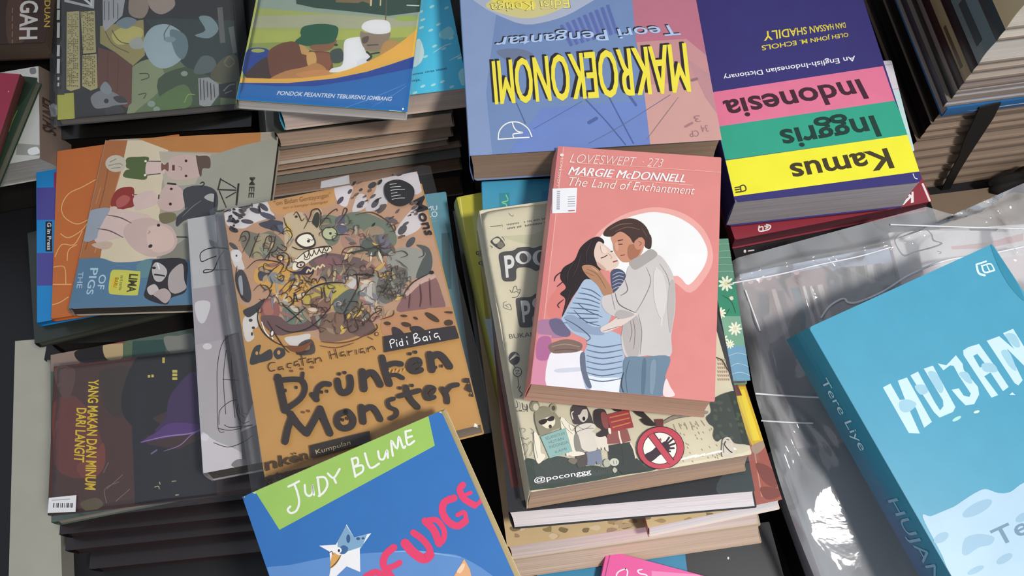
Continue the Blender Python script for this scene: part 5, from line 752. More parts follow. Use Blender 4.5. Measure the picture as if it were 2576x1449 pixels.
# ------------------------------------------------------------------ pigs picture book
P_PIGS = pose(-.2592, .3152, .1070, -.0020, -.0197, -.0888, .1450, .1489)
PG, PB = '#b59c94', '#c0a8a0'
ART_PIGS = [('z', 'z5'),
 ('p', '#9a6038', [(740, -20), (940, -20), (890, 300), (740, 880), (520, 880)]), ('s', '#7d4a2a', 7, [(800, 120), (740, 420), (620, 780)]), ('s', '#b57a4e', 7, [(880, 200), (820, 420), (690, 800)]), ('s', '#b57a4e', 5, [(735, 320), (700, 440)]),
 ('p', '#c2b59a', [(930, -20), (1240, -20), (1180, 300), (1140, 860), (720, 900), (780, 560), (880, 220)]), ('p', '#a9713f', [(930, -60), (1900, -160), (1900, 30), (1600, 70), (1250, 60)]),
 ('p', '#8f8d80', [(1540, 90), (1760, 20), (2100, -60), (2100, 900), (1150, 880), (1200, 500), (1300, 300)]), ('p', '#a59d8c', [(1160, 60), (1540, 80), (1420, 300), (1200, 320)]), ('c', '#77756a', [(1290, 740), (1420, 680), (1420, 860), (1150, 870)]),
 # three pigs in dungarees, lying sideways on the page
 ('c', '#4c5a34', [(925, 110), (1010, 100), (1085, 105), (1070, 170), (1070, 260), (990, 262), (900, 245), (915, 200), (945, 190), (920, 175)]), ('c', PB, [(1070, 140), (1130, 128), (1190, 140), (1200, 220), (1120, 232), (1065, 235)]), ('s', '#4c4238', 7, [(1062, 132), (1175, 134)]), ('s', '#4c4238', 7, [(1062, 235), (1170, 222)]), ('e', '#d8d0c0', 1062, 132, 9, 8), ('e', '#d8d0c0', 1058, 234, 9, 8),
 ('c', PG, [(1210, 180), (1240, 115), (1330, 85), (1420, 95), (1465, 160), (1470, 230), (1390, 262), (1280, 268), (1225, 240)]), ('c', '#6d4a40', [(1178, 145), (1200, 160), (1228, 140), (1228, 205), (1200, 190), (1178, 202)]), ('p', '#5a3a38', [(1255, 160), (1275, 160), (1275, 200), (1255, 200)]), ('e', '#2c2626', 1357, 130, 10, 10), ('e', '#2c2626', 1357, 240, 10, 9), ('s', '#6d5a54', 4, [(1300, 170), (1325, 180), (1320, 200)]),
 ('c', '#56453c', [(1430, 100), (1450, 95), (1525, 100), (1532, 180), (1480, 185), (1470, 235), (1455, 232)]), ('e', '#b3aa98', 845, 150, 76, 62), ('s', '#7d7668', 6, [(800, 140), (850, 115)]), ('s', '#7d7668', 5, [(790, 165), (870, 150), (895, 165)]), ('s', '#7d7668', 5, [(810, 185), (880, 178)]),
 ('c', '#822e2a', [(810, 420), (850, 345), (920, 320), (975, 330), (978, 400), (975, 460), (930, 475), (860, 490), (815, 470)]), ('c', '#a0524c', [(850, 420), (900, 380), (950, 400), (920, 450), (860, 470)]), ('s', '#d8c8c0', 7, [(965, 378), (1110, 378)]), ('s', '#5a4844', 7, [(970, 376), (1110, 380)]), ('s', '#5a4844', 6, [(965, 460), (1110, 435)]), ('c', PB, [(980, 390), (1100, 345), (1150, 400), (1130, 450), (1000, 490), (980, 460)]),
 ('c', PG, [(1150, 420), (1190, 330), (1250, 300), (1320, 330), (1345, 410), (1330, 480), (1240, 500), (1170, 480)]), ('e', '#2c2626', 1250, 335, 11, 9), ('e', '#2c2626', 1243, 445, 11, 11), ('s', '#3c3030', 10, [(1160, 380), (1158, 405)]), ('s', '#3c3030', 14, [(1225, 295), (1280, 300)]),
 ('c', PB, [(760, 500), (860, 480), (960, 500), (1100, 540), (1060, 640), (930, 680), (820, 700), (710, 730), (680, 640)]), ('c', '#8a909a', [(640, 540), (670, 490), (800, 475), (760, 560), (720, 640), (700, 700), (610, 710)]), ('c', PG, [(900, 640), (960, 570), (1080, 545), (1180, 580), (1260, 620), (1295, 720), (1240, 800), (1110, 830), (1000, 790), (930, 720)]), ('c', '#c0a79c', [(1080, 620), (1180, 600), (1260, 660), (1260, 760), (1150, 800), (1080, 740)]),
 ('s', '#5a4a46', 9, [(780, 525), (880, 545), (960, 585)], 1), ('s', '#5a4a46', 9, [(710, 625), (800, 640), (900, 690)], 1), ('e', '#2c2626', 1157, 600, 12, 11), ('e', '#2c2626', 1098, 752, 16, 12, -30), ('s', '#8a6f6a', 5, [(1080, 660), (1095, 650), (1085, 640)]), ('c', '#b59c8c', [(670, 740), (760, 720), (820, 730), (790, 770), (720, 770)]), ('c', '#c0a79c', [(805, 470), (850, 465), (860, 510), (810, 500)]), ('s', '#3a3434', 8, [(1290, 685), (1365, 687)]), ('c', '#6a6248', [(1170, 515), (1270, 510), (1280, 560), (1200, 590), (1165, 560)]),
 # the dark bird and its perch
 ('c', '#3b3c40', [(1340, 340), (1480, 310), (1580, 360), (1580, 500), (1500, 560), (1360, 560), (1290, 610), (1290, 540), (1350, 480)]), ('c', '#9c9c98', [(1490, 400), (1530, 370), (1570, 380), (1560, 430)]), ('s', '#2b2a2a', 8, [(1465, 320), (1490, 300), (1480, 285), (1462, 295)]), ('s', '#2b2a2a', 10, [(1590, 340), (1610, 260)]), ('s', '#2b2a2a', 8, [(1610, 265), (1690, 310), (1720, 330)]), ('s', '#2b2a2a', 14, [(1740, 300), (1725, 450)]), ('s', '#2b2a2a', 10, [(1590, 340), (1720, 345)]), ('s', '#2b2a2a', 8, [(1600, 350), (1650, 470)]), ('s', '#2b2a2a', 8, [(1650, 400), (1720, 360)]), ('s', '#2b2a2a', 12, [(1570, 370), (1570, 490), (1640, 490)]), ('s', '#6f6d68', 6, [(1330, 540), (1400, 470), (1470, 420)], 1), ('s', '#6f6d68', 5, [(1310, 520), (1370, 470)], 1),
 ('t', '#3a3830', 'MEE', [(1862, 250), (1852, 400), (1812, 400), (1822, 250)], .02),
 # blue foot of the cover
 ('c', '#4d6d86', [(560, 860), (600, 845), (700, 838), (760, 845), (830, 868), (920, 870), (1020, 862), (1100, 845), (1250, 850), (1500, 860), (2100, 880), (2100, 1400), (500, 1400), (480, 1180)]), ('c', '#587a80', [(1000, 890), (1090, 850), (1110, 960), (1020, 980)]),
 ('t', '#9fb6c4', 'THE', [(610, 940), (600, 1060), (560, 1060), (575, 940)], .0), ('t', '#9fb6c4', 'PIGS', [(720, 912), (680, 1105), (630, 1105), (660, 912)], .012), ('t', '#9fb6c4', 'OF', [(780, 960), (760, 1068), (710, 1066), (725, 960)], .01),
 ('c', '#b5b34e', [(815, 935), (860, 925), (1000, 935), (1025, 950), (1010, 1090), (985, 1112), (830, 1105), (795, 1085), (800, 1000)]), ('p', '#c9a92c', [(825, 985), (870, 975), (855, 1060), (815, 1055)]), ('t', '#3a3820', 'LIMA', [(1010, 960), (990, 1090), (925, 1088), (945, 955)], .03), ('t', '#3a3820', 'seri cerita', [(905, 968), (890, 1075), (868, 1073), (882, 966)]), ('t', '#4a3f18', 'BARU', [(868, 985), (852, 1055), (828, 1052), (842, 982)]),
 ('c', '#2c2a2c', [(1060, 1130), (1070, 1040), (1110, 880), (1140, 850), (1350, 850), (1365, 1000), (1350, 1090), (1250, 1130), (1210, 1180)]), ('c', '#a9a2a0', [(1110, 920), (1140, 870), (1200, 900), (1220, 950), (1180, 1010), (1130, 1000)]), ('c', '#9a918e', [(1240, 950), (1330, 880), (1345, 1000), (1360, 1060), (1280, 1100), (1230, 1060)]), ('c', '#b0a6a2', [(1075, 1060), (1130, 1030), (1160, 1080), (1100, 1110)]), ('c', '#a2938e', [(1120, 1100), (1200, 1060), (1250, 1110), (1210, 1170), (1150, 1130)]), ('s', '#e0dcd6', 8, [(1150, 880), (1165, 920)]), ('s', '#2c2a2c', 12, [(1130, 960), (1200, 970)]), ('e', '#2c2a2c', 1125, 912, 14, 10),
]
book('picture_book', 'picture book of three pigs in dungarees with a blue foot, lying sideways', 'book', P_PIGS, .012, '#9a8f80', ART_PIGS, page='#3c3632', g=GL, pg=1.2, slant=(-.002, -.001), r=.004)
ps = flat(.0845, (145, 380), (130, 802), 'left', w=.10)
book('picture_book', 'orange book with pale line drawing sticking out left of the pigs book', 'book', ps, .006, '#b0602c',
     [('z', 'z5')] + [('s', '#dba56a', 6, p) for p in ([(640, 560), (560, 590), (470, 540), (450, 460), (500, 370), (600, 320), (700, 265)], [(440, 660), (500, 690), (590, 640), (640, 580)], [(400, 830), (450, 740), (540, 740), (600, 640)], [(490, 860), (500, 780), (560, 740)], [(390, 905), (470, 905), (480, 1030)], [(385, 1030), (520, 1030)], [(380, 1180), (440, 1160), (500, 1120)])], page='#b5622c', g=GL, r=.001)
ps = flat(.077, (92, 401), (94, 812), 'left', w=.085)
book('picture_book', 'bright blue book with violet blocks leftmost below the orange one', 'book', ps, .008, '#1a79b6',
     [('z', 'z5'), ('p', '#48438a', [(200, 328), (420, 322), (420, 560), (200, 562)]), ('p', '#48438a', [(200, 802), (420, 800), (420, 1038), (200, 1040)]), ('p', '#7a2f5a', [(392, 215), (420, 210), (420, 330), (392, 330)]), ('p', '#12161e', [(332, 572), (380, 572), (380, 790), (332, 790)]), ('t', '#d6dde4', 'G in Press', [(374, 580), (374, 780), (344, 780), (344, 580)], .01)], page='#1a5c8a', g=GL, r=.001)
ps = flat(.0685, (70, 586), (88, 864), 'left', w=.15)
book('magazine', 'grey-green glossy magazine edge below the blue book at the far left', 'magazine', ps, .010, '#2c322c', page='#55554a', g=1.0, coat=.3)
for lab, z, t, a, b in (('black-edged book under the pigs book, upper of two', .058, .030, (128, 866), (520, 852)), ('black-edged book under the pigs book, lower of two', .0275, .0272, (112, 905), (520, 890))):
    book('hardback_book', lab, 'book', flat(z, a, b, 'bottom', h=.15), t, '#1d1a18', page='#2e2723', group='black-edged books under the pigs book', g=1)
# ------------------------------------------------------------------ thunder-cloud paperback with barcode, lower left
P_YANG = (lambda p: (p[0] @ Matrix.Translation((.0075, 0, 0)), .150, p[2]))(pose(-.2591, .1509, .0994, .1184, .0785, .0032, .1350, .1056))
ART_YANG = [('z', 'y1'), ('p', '#4a2a24', [(200, 230), (600, 200), (780, 240), (760, 1010), (270, 1100)]), ('c', '#6a3028', [(300, 480), (420, 440), (540, 600), (580, 800), (460, 900), (320, 850), (300, 700)]), ('c', '#5d4038', [(310, 280), (420, 290), (400, 430), (360, 450), (320, 380)]), ('c', '#3a2a20', [(560, 300), (760, 280), (770, 460), (680, 560), (590, 500)]), ('c', '#120d10', [(690, 400), (790, 200), (1000, 180), (1110, 160), (1110, 300), (960, 420), (980, 500), (860, 560), (900, 600), (840, 660), (700, 560)]), ('p', '#17121a', [(780, 700), (1000, 740), (1200, 640), (1220, 1020), (770, 1080)]), ('p', '#17121a', [(770, 240), (800, 240), (830, 760), (760, 1080), (740, 600)]),
 ('c', '#3a2250', [(960, 430), (1100, 300), (1200, 500), (1180, 640), (1000, 660), (870, 640), (930, 560)]), ('c', '#513070', [(880, 640), (960, 590), (1110, 600), (1120, 640), (900, 680), (790, 700)]), ('s', '#9a78b0', 7, [(790, 698), (930, 665), (1060, 650), (1125, 628)], 1), ('s', '#8a6aa0', 6, [(920, 748), (1010, 715), (1070, 660), (1120, 632)], 1), ('s', '#77668a', 8, [(850, 762), (880, 742)]),
 ('c', '#7a3a2e', [(430, 830), (520, 780), (580, 700), (590, 820), (540, 890), (470, 900)]), ('c', '#5c4f38', [(450, 1040), (540, 1010), (580, 1050), (500, 1090)]), ('s', '#7a6a5c', 4, [(580, 870), (610, 810)]), ('s', '#7a6a5c', 4, [(600, 960), (690, 880)]), ('s', '#7a6a5c', 4, [(650, 1030), (730, 960)]), ('s', '#7a6a5c', 4, [(600, 1040), (590, 960), (670, 920)]),
 ('t', '#f0c018', 'YANG MAKAN DAN MINUM', [(556, 346), (538, 966), (476, 962), (497, 346)], .022), ('t', '#f0c018', 'DARI LANGIT', [(487, 507), (474, 812), (414, 806), (430, 505)], .022)] \
 + [('p', '#c9b85a', [(x, y), (x + 14, y), (x + 14, y + 15), (x, y + 15)]) for x, y in ((830, 320), (850, 318), (968, 292), (982, 292), (968, 312), (982, 312), (968, 333), (982, 333), (912, 222), (912, 238))] + [('s', '#b9ae8a', 5, p) for p in ([(868, 950), (890, 945), (895, 962)], [(895, 920), (900, 935)], [(965, 918), (990, 915)], [(985, 995), (1005, 992)])]
o = book('paperback_book', 'dark paperback with yellow lettering and violet lightning, lower left', 'book', P_YANG, .0085, '#3a2320', ART_YANG, page='#2c2622', g=1.15, sleeve=film('crinkled_sleeve', haze=.03, rough=.08, scale=40, bump=.35, ior=1.3), sheet=(.003, .004))
sticker(o, 'barcode_label', P_YANG[0], .0095, [(126, 1253), (195, 1246), (193, 1288), (123, 1291)], '#b9b8b8', [('z', 'y1')] + [('l', '#2c2a2a', w_, [(310 + x, 1040), (308 + x, 1066)]) for x, w_ in ((0, 6), (14, 3), (24, 8), (38, 3), (48, 6), (60, 3), (70, 3), (80, 8), (92, 4), (102, 7))] + [('l', '#8b8a8c', 5, [(300, 1025), (400, 1018)])], .09, .06, 1.8)
ps = flat(.0815, (128, 893), (130, 1314), 'left', w=.15)
book('paperback_book', 'pale book with a torn painted cover edge under the thunder-cloud paperback', 'book', ps, .014, '#4f5e54',
     [('z', 'y1'), ('p', '#8a7468', [(270, 170), (440, 160), (450, 300), (280, 300)]), ('c', '#1a1210', [(420, 190), (500, 165), (590, 160), (600, 240), (520, 260), (440, 240)]), ('c', '#b09a70', [(580, 150), (640, 140), (700, 150), (690, 220), (640, 240), (590, 220)]), ('p', '#55664c', [(690, 130), (745, 130), (740, 230), (690, 240)]), ('p', '#2f4a44', [(745, 130), (930, 120), (930, 240), (740, 240)]), ('c', '#7a7a74', [(920, 110), (1000, 100), (1080, 90), (1080, 190), (960, 200)]), ('p', '#7f3f3c', [(430, 140), (700, 118), (700, 140), (440, 165)])], page='#9a8a78', g=1.2)
for lab, z, t, a, b in (('black plastic-wrapped book right under the torn cover, lower left', .067, .020, (150, 1345), (690, 1290)), ('black plastic-wrapped book in the middle of the lower left stack', .0465, .022, (165, 1385), (680, 1330)), ('lowest black plastic-wrapped book of the lower left stack', .024, .0235, (225, 1432), (680, 1385))):
    o = book('hardback_book', lab, 'book', flat(z, a, b, 'bottom', h=.14), t, '#241a1c', page='#3a2a2a', group='black wrapped books of the lower left stack', g=1, coat=.4)
# ------------------------------------------------------------------ comic in a clear sleeve, upper left
P_MANGA = pose(-.3160, .5121, .1034, .1737, .0710, .1000, .1468, .1899)
CR = '#a79d6c'
ART_MANGA = [('z', 'z1'), ('p', '#1c1a16', [(300, -500), (760, -500), (760, 720), (380, 720)]), ('p', '#a3a23c', [(400, 720), (590, 700), (570, 960), (400, 960)]), ('p', '#2b2a24', [(380, -500), (480, -500), (490, 720), (370, 720)]), ('p', '#171310', [(560, 700), (1000, 640), (1000, 960), (570, 960)]),
 ('p', '#5a6a44', [(1000, 500), (1900, 380), (1900, 900), (960, 960)]), ('c', '#7c8562', [(1000, 520), (1150, 450), (1250, 560), (1200, 700), (1060, 820), (960, 900), (1000, 700)]), ('c', '#32462a', [(1200, 600), (1500, 500), (1650, 650), (1640, 850), (1300, 860)]), ('c', '#4f6a36', [(1180, 760), (1400, 640), (1450, 800), (1200, 860)]), ('p', '#22302e', [(1100, 150), (1900, 100), (1900, 480), (1640, 600), (1400, 500)]), ('p', '#14120f', [(940, -500), (1900, -500), (1900, 160), (1300, 140), (1080, 60)]),
 ('p', '#5d3320', [(745, 360), (880, 400), (1005, 500), (1000, 780), (960, 820), (740, 660)]), ('s', '#472616', 6, [(820, 400), (815, 640)]), ('s', '#472616', 6, [(900, 440), (890, 700)]), ('p', '#8f8550', [(760, 200), (1090, 150), (1100, 420), (1010, 500), (880, 400), (760, 330)]), ('c', '#b0a860', [(850, 260), (960, 200), (1080, 220), (1060, 300), (900, 340)]), ('s', '#4c4628', 7, [(850, 230), (920, 320), (1080, 340)]), ('s', '#4c4628', 6, [(800, 240), (860, 340), (980, 400)]), ('c', '#9a9c94', [(980, 320), (1060, 280), (1090, 360), (1010, 370)]), ('c', '#6f7f84', [(880, 180), (960, 130), (1040, 160), (960, 220)]),
 ('c', '#8a7a6c', [(1000, -60), (1100, -40), (1130, 60), (1080, 140), (980, 100)]), ('c', '#96867a', [(1130, -60), (1280, -60), (1330, 40), (1230, 110), (1140, 60)]),
 # a pale leafy shape on the grass
 ('c', '#92a2a6', [(1090, 360), (1110, 260), (1180, 195), (1290, 190), (1390, 260), (1420, 360), (1370, 460), (1260, 520), (1160, 490)]), ('c', '#5d7276', [(1290, 230), (1400, 260), (1430, 360), (1390, 450), (1330, 400)]), ('e', '#78888c', 1290, 300, 46, 22), ('s', '#3b4a4c', 7, [(1305, 170), (1250, 250), (1250, 300)], 1), ('c', '#74878a', [(1510, 130), (1600, 130), (1660, 220), (1590, 290), (1480, 270), (1560, 230)]),
 ('s', '#33401f', 7, [(1060, 560), (1120, 560), (1128, 590), (1070, 610)]), ('s', '#33401f', 7, [(1050, 720), (1110, 710), (1090, 750)]), ('s', '#8a9a4c', 6, [(1400, 780), (1430, 720), (1480, 720)]), ('e', '#7f9080', 1150, 790, 30, 24), ('e', '#7f9080', 1190, 830, 26, 20), ('e', '#7f9080', 1400, 560, 26, 20), ('c', '#4f5c5c', [(1470, 550), (1530, 430), (1620, 440), (1640, 520), (1560, 560)]), ('c', '#4c4a30', [(1600, 560), (1700, 440), (1800, 430), (1800, 620), (1650, 620)]), ('s', '#6a6444', 12, [(1700, 480), (1740, 430), (1780, 470), (1740, 510), (1700, 480)]),
 ('c', '#77787a', [(690, 740), (760, 690), (860, 700), (970, 780), (900, 800), (800, 820), (720, 820)]), ('c', '#7c8488', [(760, 680), (800, 620), (850, 680), (820, 720)]), ('c', '#2b2a2a', [(860, 740), (920, 730), (970, 775), (900, 780)]), ('c', '#2b2a2a', [(800, 830), (900, 800), (940, 860), (820, 880)]), ('e', '#1c1a1a', 808, 768, 18, 18),
 ('p', '#9b9c9c', [(780, 0), (950, 0), (930, 120), (800, 240), (782, 200)]), ('p', '#8b8c8c', [(1505, 595), (1585, 588), (1660, 640), (1665, 720), (1590, 820), (1515, 800)]), ('p', '#0f0e10', [(1660, 640), (1790, 620), (1790, 750), (1665, 740)]), ('s', '#777a7c', 10, [(1700, 690), (1740, 650), (1780, 640)]), ('s', '#777a7c', 8, [(1710, 710), (1760, 690)]), ('p', '#5c5d58', [(1650, 60), (1690, 55), (1712, 325), (1672, 330)]), ('p', '#5c5d58', [(1735, 210), (1775, 200), (1800, 400), (1770, 410)]),
 ('p', '#a9a8a6', [(478, -100), (720, -100), (715, 68), (490, 16)]), ('p', '#1c1a18', [(560, -100), (690, -100), (688, 44), (520, 2)]), ('t', '#c4c3c0', '7', [(700, -10), (700, 54), (600, 40), (600, -60)], .02),
 ('p', CR, [(508, 92), (603, 86), (610, 672), (540, 694), (505, 680)]), ('p', CR, [(612, 90), (720, 84), (730, 400), (632, 410)]), ('p', CR, [(628, 420), (735, 412), (742, 670), (690, 690), (625, 655)])]
rr = random.Random(5)
for x0, x1, y0, y1 in ((516, 600, 98, 670), (622, 716, 98, 395), (636, 730, 425, 670)):
    y = y0
    while y < y1:
        for x in range(x0, x1, 14):
            if rr.random() < .62: ART_MANGA.append(('l', '#3d3926', 4.5, [(x, y), (x + 6 + rr.random() * 4, y + rr.random() * 9 - 4)]))
        y += 13
for i, (a, b) in enumerate(((10, 80), (88, 165), (185, 300), (355, 440), (460, 570), (598, 620), (640, 668))): ART_MANGA.append(('l', '#a2a29e', 22 if b - a > 40 else 14, [(452, a), (450, b)]))
rr = random.Random(6)
for i in range(9):
    ART_MANGA.append(('l', '#3c3c3c', 4, [(800 + (i % 4) * 34, 8 + rr.random() * 60), (800 + (i % 4) * 34, 90 + rr.random() * 90)])); ART_MANGA.append(('l', '#3a3c3c', 4, [(1526 + (i % 5) * 26, 610 + (i % 5) * 10), (1532 + (i % 5) * 26, 770 - (i % 3) * 20)]))
book('comic_book', 'dark comic in a clear sleeve with cream text columns and green field, upper left', 'book', P_MANGA, .010, '#1c1a17', ART_MANGA, page='#5a5244', g=1.35, pg=1.4, sleeve=film('dim_sleeve', haze=.05, rough=.1, scale=22, bump=.3, ior=1.3), sheet=(.008, .004))
for lab, z, t, a, b in (('black shiny book in the dark gap below the sleeved comic, upper of two', .079, .040, (146, 352), (632, 318)), ('black shiny book in the dark gap below the sleeved comic, lower of two', .0385, .0382, (150, 380), (590, 350))):
    book('hardback_book', lab, 'book', flat(z, a, b, 'bottom', h=.16), t, '#14110d', page='#241a15', group='black books below the sleeved comic', coat=.5)
# far left pile
ps = flat(.12, (124, 0), (112, 108), 'right', w=.15, h=.11); ps = (ps[0] @ Matrix.Translation((0, .0, 0)), ps[1], ps[2])
book('paperback_book', 'brown book with large white capitals in the upper left corner', 'book', flat(.12, (-220, 120), (112, 106), 'bottom', h=.15), .022, '#33221a',
     [('z', 'z1'), ('c', '#4a3226', [(60, 0), (200, 40), (190, 300), (60, 320)]), ('t', '#b8b2ac', 'TENGAH', [(296, -260), (285, 296), (143, 300), (160, -260)], .02), ('t', '#b09038', 'PANDUAN', [(386, -140), (380, 205), (334, 205), (340, -140)], .01)] + [('l', '#7c6a5c', 6, [(95, 60 + i * 60), (93, 100 + i * 60)]) for i in range(5)], page='#4a3d33', g=GL, pg=2.0)
book('hardback_book', 'dark book on the table beneath the brown book in the upper left corner', 'book', flat(.097, (-220, 150), (108, 136), 'bottom', h=.15), .0965, '#1c1814', page='#2c2622')
book('paperback_book', 'silvery wrapped book with worn spine letters at the far left', 'book', flat(.098, (97, 166), (100, 398), 'right', w=.14), .030, '#b5b4ac',
     [('z', 'l1'), ('p', '#c9c9c4', [(60, 290), (430, 285), (430, 420), (60, 420)]), ('c', '#7c7e80', [(340, 330), (400, 320), (410, 380), (350, 390)]), ('p', '#8a8a80', [(200, 1180), (460, 1200), (460, 1320), (180, 1310)]), ('c', '#d8d8d2', [(320, 1250), (420, 1220), (450, 1290), (340, 1310)])], page='#a09a90', g=GL, spine='right', spine_col='#77685e',
     spine_art=[('z', 'uv'), ('t', '#4a3630', 'LINTAS', [(.66, .52), (.30, .52), (.30, .95), (.66, .95)], .02)], slant=(.012, 0), coat=.4, rough=.25)
book('paperback_book', 'dark green paperback leaning across the silvery wrapped book', 'book', flat(.1065, (95, 196), (22, 372), 'right', w=.12, h=.11), .008, '#26392a', [('z', 'l1'), ('c', '#1a2a1c', [(260, 460), (420, 430), (330, 600), (200, 760)]), ('s', '#5f7a3a', 14, [(200, 800), (130, 950), (100, 1050)], 1)], page='#6a6a5a', g=GL)
book('paperback_book', 'crimson paperback lying on the green one at the far left', 'book', flat(.1155, (50, 186), (21, 275), 'right', w=.10, h=.10), .008, '#8f2a40', [('z', 'l1'), ('e', '#c9808c', 97, 590, 9, 9)], page='#6a4038', g=GL, spine_col='#5a2f2c', spine='right')
book('hardback_book', 'dark book on the table under the silvery wrapped one', 'book', flat(.0675, (94, 190), (96, 408), 'right', w=.13), .067, '#1a1815', page='#2a2521')
# scrap of paper at the foot of the comic
p = [at(x, y, .092) for x, y in ((123, 266), (138, 264), (154, 268), (150, 282), (143, 296), (124, 288))]
V = [q + Vector((0, 0, .003 * math.sin(i * 2.1))) for i, q in enumerate(p)]; V += [q - Vector((0, 0, .0012)) for q in V]
o = mesh_obj('paper_scrap', V, [[5, 4, 3, 2, 1, 0], [6, 7, 8, 9, 10, 11]] + [[i, (i + 1) % 6, 6 + (i + 1) % 6, 6 + i] for i in range(6)], [ink('#8f8f8c', 2, .6)]); tag(o, 'crumpled white paper scrap by the yellow corner of the sleeved comic', 'paper')
# ------------------------------------------------------------------ middle stack below the cartoon book
P_BLK = (lambda p: (p[0] @ Matrix.Translation((0, -.027, 0)), p[1], .146))(pose(.0661, .1889, .1600, .0887, -.0091, .0229, .1547, .2000))
book('paperback_book', 'black covered book with bright white leaves under the cream cartoon book', 'book', P_BLK, .0125, '#26262a', [('z', 'y5'), ('p', '#571f1a', [(100, -600), (300, -600), (320, 860), (230, 860), (130, 300)]), ('c', '#3a4244', [(1640, 770), (1830, 700), (1845, 890), (1600, 900)])], page='#e3dcdd', slant=(.003, -.0085), g=1.02, rough=.3)
P_RED = (lambda p: (p[0] @ Matrix.Translation((.03, 0, 0)), .09, p[2]))(pose(.0811, .1827, .1345, .2011, -.0126, .0042, .1500, .2100))
DY = flat(.1462, (1832, 600), (1888, 957), 'right', w=.06)
ART_DY = [('z', 'y6'), ('p', '#5f8f78', [(-100, 200), (300, 200), (300, 700), (-100, 700)]), ('p', '#37886a', [(60, 640), (230, 640), (250, 900), (60, 900)]), ('p', '#76a58c', [(60, 900), (270, 900), (280, 1110), (60, 1110)]), ('p', '#6f9cb8', [(100, 1100), (300, 1100), (310, 1340), (100, 1330)])]
for cx, cy, r_ in ((125, 680, 52), (85, 880, 40), (185, 985, 46), (100, 1060, 40), (150, 1090, 30), (160, 780, 16), (70, 930, 26)):
    ART_DY += [('e', '#e4e6d0', cx + r_ * .62 * math.cos(k * .698), cy + r_ * .62 * math.sin(k * .698), r_ * .42, r_ * .17, k * 40) for k in range(9)] + [('e', '#d8d2a0', cx, cy, r_ * .24, r_ * .24)]
ART_DY += [('s', '#3d6f56', 5, [(100, 760), (160, 800), (190, 880)], 1), ('s', '#3d6f56', 5, [(150, 850), (120, 900)], 1), ('s', '#b5ccd8', 4, [(120, 1180), (200, 1150), (280, 1170)]), ('s', '#b5ccd8', 4, [(130, 1260), (200, 1220), (290, 1250)]), ('s', '#b5ccd8', 4, [(140, 1300), (220, 1280), (300, 1310)])] + [('s', '#8ab49a', 4, [(20, 330 + i * 46), (140, 322 + i * 46), (240, 336 + i * 46)]) for i in range(7)]
book('paperback_book', 'green book of white daisies peeping out right of the pink romance', 'book', DY, .0095, '#5f8f7a', ART_DY, page='#7a6a70', g=1.05)
ART_RED = [('z', 'y5'), ('p', '#a0564a', [(1500, 560), (2200, 400), (2200, 1100), (1500, 1100)]), ('p', '#b07a3c', [(1600, 0), (2000, 0), (2000, 560), (1600, 600)]), ('p', '#d8b42c', [(1650, 190), (1780, 190), (1905, 552), (1830, 590), (1700, 300)]), ('p', '#efd23e', [(1715, 215), (1772, 210), (1880, 545), (1830, 552)]), ('p', '#6f2f24', [(1640, 185), (1730, 180), (1760, 250), (1660, 260)]), ('c', '#a88f7c', [(1820, 590), (1900, 550), (1912, 590), (1850, 640)]), ('s', '#c48a78', 8, [(1845, 640), (1890, 920)]), ('c', '#7d4038', [(1850, 700), (1960, 740), (1990, 860), (1900, 820)]), ('c', '#7d4038', [(1880, 860), (2000, 870), (2010, 920), (1920, 940)]),
 ('p', '#c7ac80', [(0, 900), (1790, 900), (1800, 1300), (0, 1400)])]
rr = random.Random(3)
def mottle(n, x0, x1, y0, y1, sl):
    a = []
    for i in range(n):
        x = x0 + rr.random() * (x1 - x0); y = y0 + rr.random() * (y1 - y0) + sl * (x - x0)
        a.append(('c', rr.choice(('#a0865a', '#8f7a50', '#b59a78', '#7d6a48', '#a5806a', '#d2bc98')), [(x + rr.uniform(14, 46) * math.cos(k * 1.05), y + rr.uniform(8, 26) * math.sin(k * 1.05)) for k in range(6)]))
    return a
book('paperback_book', 'red-brown covered book with a yellow stripe sticking out right of the cartoon book', 'book', P_RED, .0165, '#a0564a', ART_RED + mottle(24, 400, 1700, 1010, 1150, -.06), page='#ddd3cd', pg=1.3, back='#cfc0b5', slant=(.002, -.004), g=1.02)
ps = flat(.1165, (1277, 1376), (1914, 1284), 'bottom', h=.19)
book('paperback_book', 'book with a mottled map-like cover edge below the white-leaved black one', 'book', ps, .019, '#c7ac80', [('z', 'y5')] + mottle(40, 230, 1800, 1130, 1230, -.13) + [('s', '#9a8888', 5, [(1650, 1050), (1850, 1015)], 1)], page='#d0c0b8', pg=1.3, back='#bfae9c', slant=(.002, -.0065), g=1.02)
ps = flat(.0972, (1283, 1412), (1914, 1322), 'bottom', h=.19)
book('paperback_book', 'soft brown-edged book at the bottom of the middle stack', 'book', ps, .018, '#a8937f', pg=1.4, page='#bba593', slant=(.003, -.010), g=1.02)
for lab, z, t in (('dark plastic-wrapped book at the left foot of the middle stack', .078, .038), ('brown book on the table at the left foot of the middle stack', .0395, .039)):
    ps2 = flat(z, (1140, 530), (1296, 1420), 'left', w=.16)
    book('hardback_book', lab, 'book', ps2, t, '#3a2c26', page='#5c4a40', g=1, coat=.5, rough=.25, group='brown wrapped books at the foot of the middle stack')
